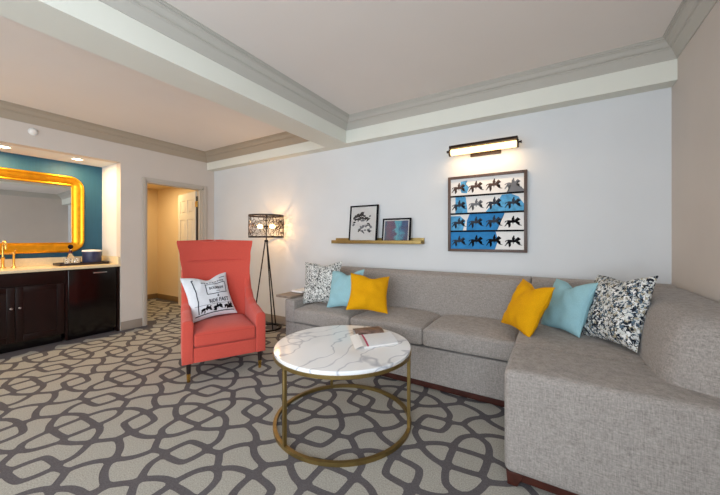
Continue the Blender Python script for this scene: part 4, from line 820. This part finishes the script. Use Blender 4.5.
# picture light above it
plx0, plx1, plz, ply = -0.862, -0.257, 2.073, 3.115
pl = thing('picture_light', 'bronze tube picture light glowing above the horse print', 'wall lamp', (-0.56, YB - 0.001, plz))
bm = B(); tube(bm, [(plx0 + 0.012, ply, plz), (plx1 - 0.012, ply, plz)], 0.030, 24); link_obj('glass_tube', bm, M_tube, pl)
bm = B(); prof = round_poly([(ply - 0.040, plz + 0.034), (ply - 0.036, plz + 0.062), (ply + 0.036, plz + 0.062), (ply + 0.040, plz + 0.034)], 0.006, 3); extrude(bm, prof, plx0, plx1, 'x', 0.002); link_obj('canopy_bar', bm, M_bronze, pl)
for x in (plx0, plx1):
    bm = B(); tube(bm, [(x - 0.006, ply, plz), (x + 0.006, ply, plz)], 0.036, 24); s = 1 if x == plx1 else -1
    tube(bm, [(x + 0.006 * s, ply, plz + 0.012), (x + 0.022 * s, ply, plz + 0.012)], 0.009, 10); tube(bm, [(x + 0.022 * s, ply, plz + 0.012), (x + 0.03 * s, ply, plz + 0.012)], 0.013, 12); link_obj('end_cap', bm, M_bronze, pl)
bm = B(); box(bm, -0.69, YB - 0.02, plz - 0.04, -0.41, YB - 0.001, plz + 0.05, 0.004); box(bm, -0.58, ply + 0.03, plz + 0.03, -0.54, YB - 0.01, plz + 0.05, 0.003); link_obj('wall_plate', bm, M_bronze, pl)
area('picture_light_glow', ((plx0 + plx1) / 2, ply - 0.005, plz - 0.034), (math.radians(12), 0, 0), 0.56, 0.03, 1.7, (1.0, 0.66, 0.34))

# ------------------------------------------------------------------ vanity niche
CF, CZ = -4.905, 0.885                              # cabinet front, counter top
van = thing('vanity_cabinet', 'dark espresso vanity cabinet with paired knobs under the counter', 'cabinet', (-5.18, 0.62, 0))
bm = B(); box(bm, NX + 0.005, NY0 + 0.004, 0.10, CF - 0.022, 1.335, CZ - 0.032); link_obj('carcass', bm, M_espresso, van, smooth=False)
bm = B(); box(bm, NX + 0.02, NY0 + 0.01, 0.0, CF - 0.08, 1.33, 0.10); link_obj('toe_kick', bm, M_blackgl, van, smooth=False)
bm = B(); box(bm, CF - 0.022, NY0 + 0.004, 0.715, CF, 1.335, CZ - 0.034, 0.003); link_obj('apron_panel', bm, M_espresso, van)
def cab_door(y0, y1, z0, z1, ky):
    bm = B(); f = 0.06
    box(bm, CF - 0.02, y0, z0, CF, y0 + f, z1, 0.002); box(bm, CF - 0.02, y1 - f, z0, CF, y1, z1, 0.002)
    box(bm, CF - 0.02, y0 + f, z0, CF, y1 - f, z0 + f, 0.002); box(bm, CF - 0.02, y0 + f, z1 - f, CF, y1 - f, z1, 0.002)
    box(bm, CF - 0.02, y0 + f, z0 + f, CF - 0.010, y1 - f, z1 - f)
    d = link_obj('door', bm, M_espresso, van)
    kb = B(); t = bmesh.new(); lathe(t, [(0, 0), (0.006, 0), (0.006, 0.012), (0.013, 0.017), (0.014, 0.023), (0.009, 0.029), (0, 0.030)], n=16)
    merge(kb, t, 0, Matrix.Translation((CF, ky, 0.475)) @ Matrix.Rotation(PI / 2, 4, 'Y')); bmesh.ops.translate(kb, verts=kb.verts, vec=-van.location)
    link_obj('knob', kb, M_chrome, d, local=True)
cab_door(0.535, 0.926, 0.115, 0.700, 0.897); cab_door(0.932, 1.322, 0.115, 0.700, 0.961); cab_door(NY0 + 0.02, 0.525, 0.115, 0.700, 0.49)
fr_ = thing('minibar_fridge', 'black glossy minibar fridge front beside the vanity cabinet', 'fridge', (-5.18, 1.61, 0))
bm = B(); box(bm, NX + 0.03, 1.345, 0.04, CF - 0.045, 1.85, CZ - 0.035); box(bm, CF - 0.10, 1.36, 0.0, CF - 0.06, 1.84, 0.04); link_obj('body', bm, M_blackgl, fr_, smooth=False)
bm = B(); box(bm, CF - 0.044, 1.362, 0.06, CF - 0.002, 1.845, CZ - 0.04, 0.006, 3); fd = link_obj('door', bm, M_blackgl, fr_)
bm = B(); box(bm, CF - 0.001, 1.60, CZ - 0.098, CF + 0.008, 1.74, CZ - 0.082, 0.004, 3); bmesh.ops.translate(bm, verts=bm.verts, vec=-fr_.location); link_obj('handle', bm, M_chrome, fd, local=True)
bm = B(); box(bm, NX + 0.005, 1.852, 0.0, CF, NY1 - 0.003, CZ - 0.032); link_obj('end_panel', bm, M_espresso, van, smooth=False)
bm = B(); box(bm, CF - 0.03, 1.338, 0.02, CF - 0.004, 1.358, CZ - 0.033)
link_obj('end_panel', bm, M_espresso, van, smooth=False)
ct = thing('vanity_countertop', 'cream stone countertop with low backsplash in the niche', 'countertop', (-5.18, 0.9, CZ - 0.03))
bm = B(); box(bm, NX + 0.001, NY0 + 0.002, CZ - 0.030, XL + 0.012, NY1 - 0.002, CZ, 0.003); link_obj('slab', bm, M_stone, ct)
bm = B(); box(bm, NX + 0.001, NY0 + 0.002, CZ, NX + 0.021, NY1 - 0.022, CZ + 0.10, 0.002); link_obj('backsplash', bm, M_stone, ct)
bm = B(); box(bm, NX + 0.001, NY1 - 0.022, CZ, XL - 0.012, NY1 - 0.002, CZ + 0.10, 0.002); link_obj('side_splash', bm, M_stone, ct)
# gilt mirror with rounded corners
MY0, MY1, MZ0, MZ1 = 0.12, 1.675, 1.045, 2.052
mir = thing('wall_mirror', 'large gilt framed mirror with rounded corners on the teal wall', 'mirror', (NX, (MY0 + MY1) / 2, MZ0))
def rr(y0, z0, y1, z1, r, n=8):
    pts = []
    for cy_, cz_, a0 in ((y1 - r, z1 - r, 0), (y0 + r, z1 - r, 90), (y0 + r, z0 + r, 180), (y1 - r, z0 + r, 270)):
        for k in range(n + 1):
            a = math.radians(a0 + 90 * k / n); pts.append((cy_ + r * math.cos(a), cz_ + r * math.sin(a)))
    return pts
def mirror_frame(bm):
    prof = [(0.0, 0.003), (0.0, 0.038), (0.008, 0.050), (0.022, 0.052), (0.030, 0.046), (0.055, 0.043), (0.088, 0.036), (0.108, 0.027), (0.114, 0.031), (0.125, 0.030), (0.131, 0.020), (0.131, 0.003)]
    rings = []
    for ins, d in prof:
        r = max(0.16 - ins * 1.15, 0.012)
        rings.append([bm.verts.new((NX + d, y, z)) for y, z in rr(MY0 + ins, MZ0 + ins, MY1 - ins, MZ1 - ins, r)])
    for A, C in zip(rings, rings[1:]):
        n = len(A)
        for k in range(n): bm.faces.new((A[k], A[(k + 1) % n], C[(k + 1) % n], C[k]))
bm = B(); mirror_frame(bm); link_obj('frame', bm, M_gold_frame, mir, angle=50)
bm = B(); box(bm, NX + 0.004, MY0 + 0.12, MZ0 + 0.12, NX + 0.016, MY1 - 0.12, MZ1 - 0.12)
for v in bm.verts: v.co.x += 0.008 - 0.012 * (v.co.z - MZ0 - 0.12) / 0.77
link_obj('glass', bm, M_mirror, mir, smooth=False)
# faucet
FX, FY = -5.34, 0.915
fau = thing('faucet', 'brass gooseneck bridge faucet on the vanity counter', 'faucet', (FX, FY, CZ))
bm = B(); lathe(bm, [(0, CZ), (0.026, CZ), (0.026, CZ + 0.008), (0.014, CZ + 0.02), (0.013, CZ + 0.10), (0.02, CZ + 0.115), (0.013, CZ + 0.13), (0, CZ + 0.13)], (FX, FY, 0), 20); link_obj('base', bm, M_brass, fau)
bm = B(); pts = [(FX, FY, CZ + 0.12), (FX, FY, CZ + 0.25)] + [(FX + 0.065 - 0.065 * math.cos(a), FY - 0.0, CZ + 0.25 + 0.065 * math.sin(a)) for a in [PI * k / 10 for k in range(1, 11)]] + [(FX + 0.13, FY, CZ + 0.22)]
tube(bm, pts, 0.010, 12); link_obj('spout', bm, M_brass, fau)
bm = B(); tube(bm, [(FX, FY - 0.10, CZ + 0.165), (FX, FY + 0.10, CZ + 0.165)], 0.009, 12); link_obj('bridge', bm, M_brass, fau)
for s in (-1, 1):
    y = FY + s * 0.085
    bm = B(); lathe(bm, [(0, CZ), (0.022, CZ), (0.022, CZ + 0.008), (0.010, CZ + 0.02), (0.010, CZ + 0.15), (0.016, CZ + 0.16), (0.016, CZ + 0.175), (0, CZ + 0.18)], (FX, y, 0), 18); tube(bm, [(FX, y, CZ + 0.17), (FX + 0.02, y + s * 0.012, CZ + 0.215)], [0.006, 0.008], 10); link_obj('handle', bm, M_brass, fau)
# tray with ice bucket, decanter and tumblers
bm = B(); box(bm, -5.38, 1.345, CZ + 0.0005, -5.13, 1.845, CZ + 0.012, 0.003)
for a in ((-5.38, 1.345, -5.37, 1.845), (-5.14, 1.345, -5.13, 1.845), (-5.37, 1.345, -5.14, 1.355), (-5.37, 1.835, -5.14, 1.845)): box(bm, a[0], a[1], CZ + 0.011, a[2], a[3], CZ + 0.032, 0.002)
tag(link_obj('serving_tray', bm, mat('dark_tray_wood', (40, 28, 30), 0.35)), 'dark rectangular serving tray on the cream counter', 'tray')
TZ2 = CZ + 0.0125
ib = thing('ice_bucket', 'navy blue cylindrical ice bucket with pale lid on the tray', 'ice bucket', (-5.24, 1.695, TZ2))
bm = B(); lathe(bm, [(0, TZ2), (0.096, TZ2), (0.099, TZ2 + 0.006), (0.099, TZ2 + 0.155), (0, TZ2 + 0.155)], (-5.24, 1.695, 0), 36); link_obj('body', bm, M_navy, ib)
bm = B(); lathe(bm, [(0.0, TZ2 + 0.155), (0.103, TZ2 + 0.155), (0.104, TZ2 + 0.168), (0.096, TZ2 + 0.176), (0.02, TZ2 + 0.180), (0, TZ2 + 0.180)], (-5.24, 1.695, 0), 36); link_obj('lid', bm, M_paper, ib)
dc = thing('decanter', 'clear glass decanter with round dark stopper on the tray', 'decanter', (-5.27, 1.485, TZ2))
bm = B(); lathe(bm, [(0, TZ2), (0.040, TZ2), (0.043, TZ2 + 0.01), (0.043, TZ2 + 0.075), (0.03, TZ2 + 0.11), (0.013, TZ2 + 0.135), (0.012, TZ2 + 0.19), (0.017, TZ2 + 0.195), (0, TZ2 + 0.195)], (-5.27, 1.485, 0), 28); link_obj('bottle', bm, M_glass, dc)
bm = B(); lathe(bm, [(0.0135, TZ2 + 0.136), (0.018, TZ2 + 0.138), (0.018, TZ2 + 0.17), (0.0135, TZ2 + 0.172), (0.0135, TZ2 + 0.136)], (-5.27, 1.485, 0), 24); link_obj('collar', bm, mat('burgundy_collar', (84, 28, 24), 0.5), dc)
bm = B(); lathe(bm, [(0, TZ2 + 0.195)] + [(0.026 * math.sin(PI * k / 10) + 0.001, TZ2 + 0.2235 - 0.0285 * math.cos(PI * k / 10)) for k in range(1, 10)] + [(0, TZ2 + 0.252)], (-5.27, 1.485, 0), 24); link_obj('stopper', bm, M_inkb, dc)
spots = ((-5.19, 1.43, 'clear tumbler in front of the decanter, nearer the faucet'), (-5.19, 1.525, 'clear tumbler in front of the decanter, nearer the ice bucket'))
bm = B(); lathe(bm, [(0, 0), (0.030, 0), (0.033, 0.004), (0.036, 0.082), (0.034, 0.082), (0.031, 0.008), (0, 0.008)], n=26)
tb = link_obj('tumbler', bm, M_glass)
for i, (x, y, lb) in enumerate(spots):
    o = tb if i == 0 else tb.copy()
    if i: COL.objects.link(o)
    o.location = (x, y, TZ2); tag(o, lb, 'glass', 'tumblers on the serving tray')
# recessed downlights, smoke detector
for i, (y, lb) in enumerate(((0.89, 'recessed downlight in the niche ceiling, above the faucet'), (1.52, 'recessed downlight in the niche ceiling, nearer the doorway'))):
    x = -5.16
    dl = thing('recessed_downlight', lb, 'ceiling light', (x, y, NZ), 0, 'niche downlights')
    bm = B(); lathe(bm, [(0.048, NZ - 0.001), (0.066, NZ - 0.001), (0.064, NZ - 0.006), (0.050, NZ - 0.006), (0.048, NZ - 0.001)], (x, y, 0), 32); link_obj('trim_ring', bm, M_plastic, dl)
    bm = B(); lathe(bm, [(0, NZ - 0.0035), (0.049, NZ - 0.0035), (0.049, NZ - 0.001), (0, NZ - 0.001)], (x, y, 0), 32); link_obj('lens', bm, M_down, dl)
    da = area('downlight_glow', (x, y, NZ - 0.008), (0, 0, 0), 0.09, 0.09, 9.5, (1.0, 0.68, 0.33)); da.data.shape = 'DISK'
sd = thing('smoke_detector', 'small round white detector on the wall under the left crown moulding', 'smoke detector', (XL, 1.06, 2.405))
bm = B(); t = bmesh.new(); lathe(t, [(0, 0), (0.040, 0), (0.040, 0.010), (0, 0.010)], n=28); merge(bm, t, 0, Matrix.Translation((XL + 0.001, 1.06, 2.405)) @ Matrix.Rotation(PI / 2, 4, 'Y')); link_obj('base', bm, M_plastic, sd)
bm = B(); t = bmesh.new(); lathe(t, [(0.036, 0.010), (0.034, 0.022), (0.022, 0.034), (0, 0.038)], n=28); merge(bm, t, 0, Matrix.Translation((XL + 0.001, 1.06, 2.405)) @ Matrix.Rotation(PI / 2, 4, 'Y')); link_obj('dome', bm, M_plastic, sd)
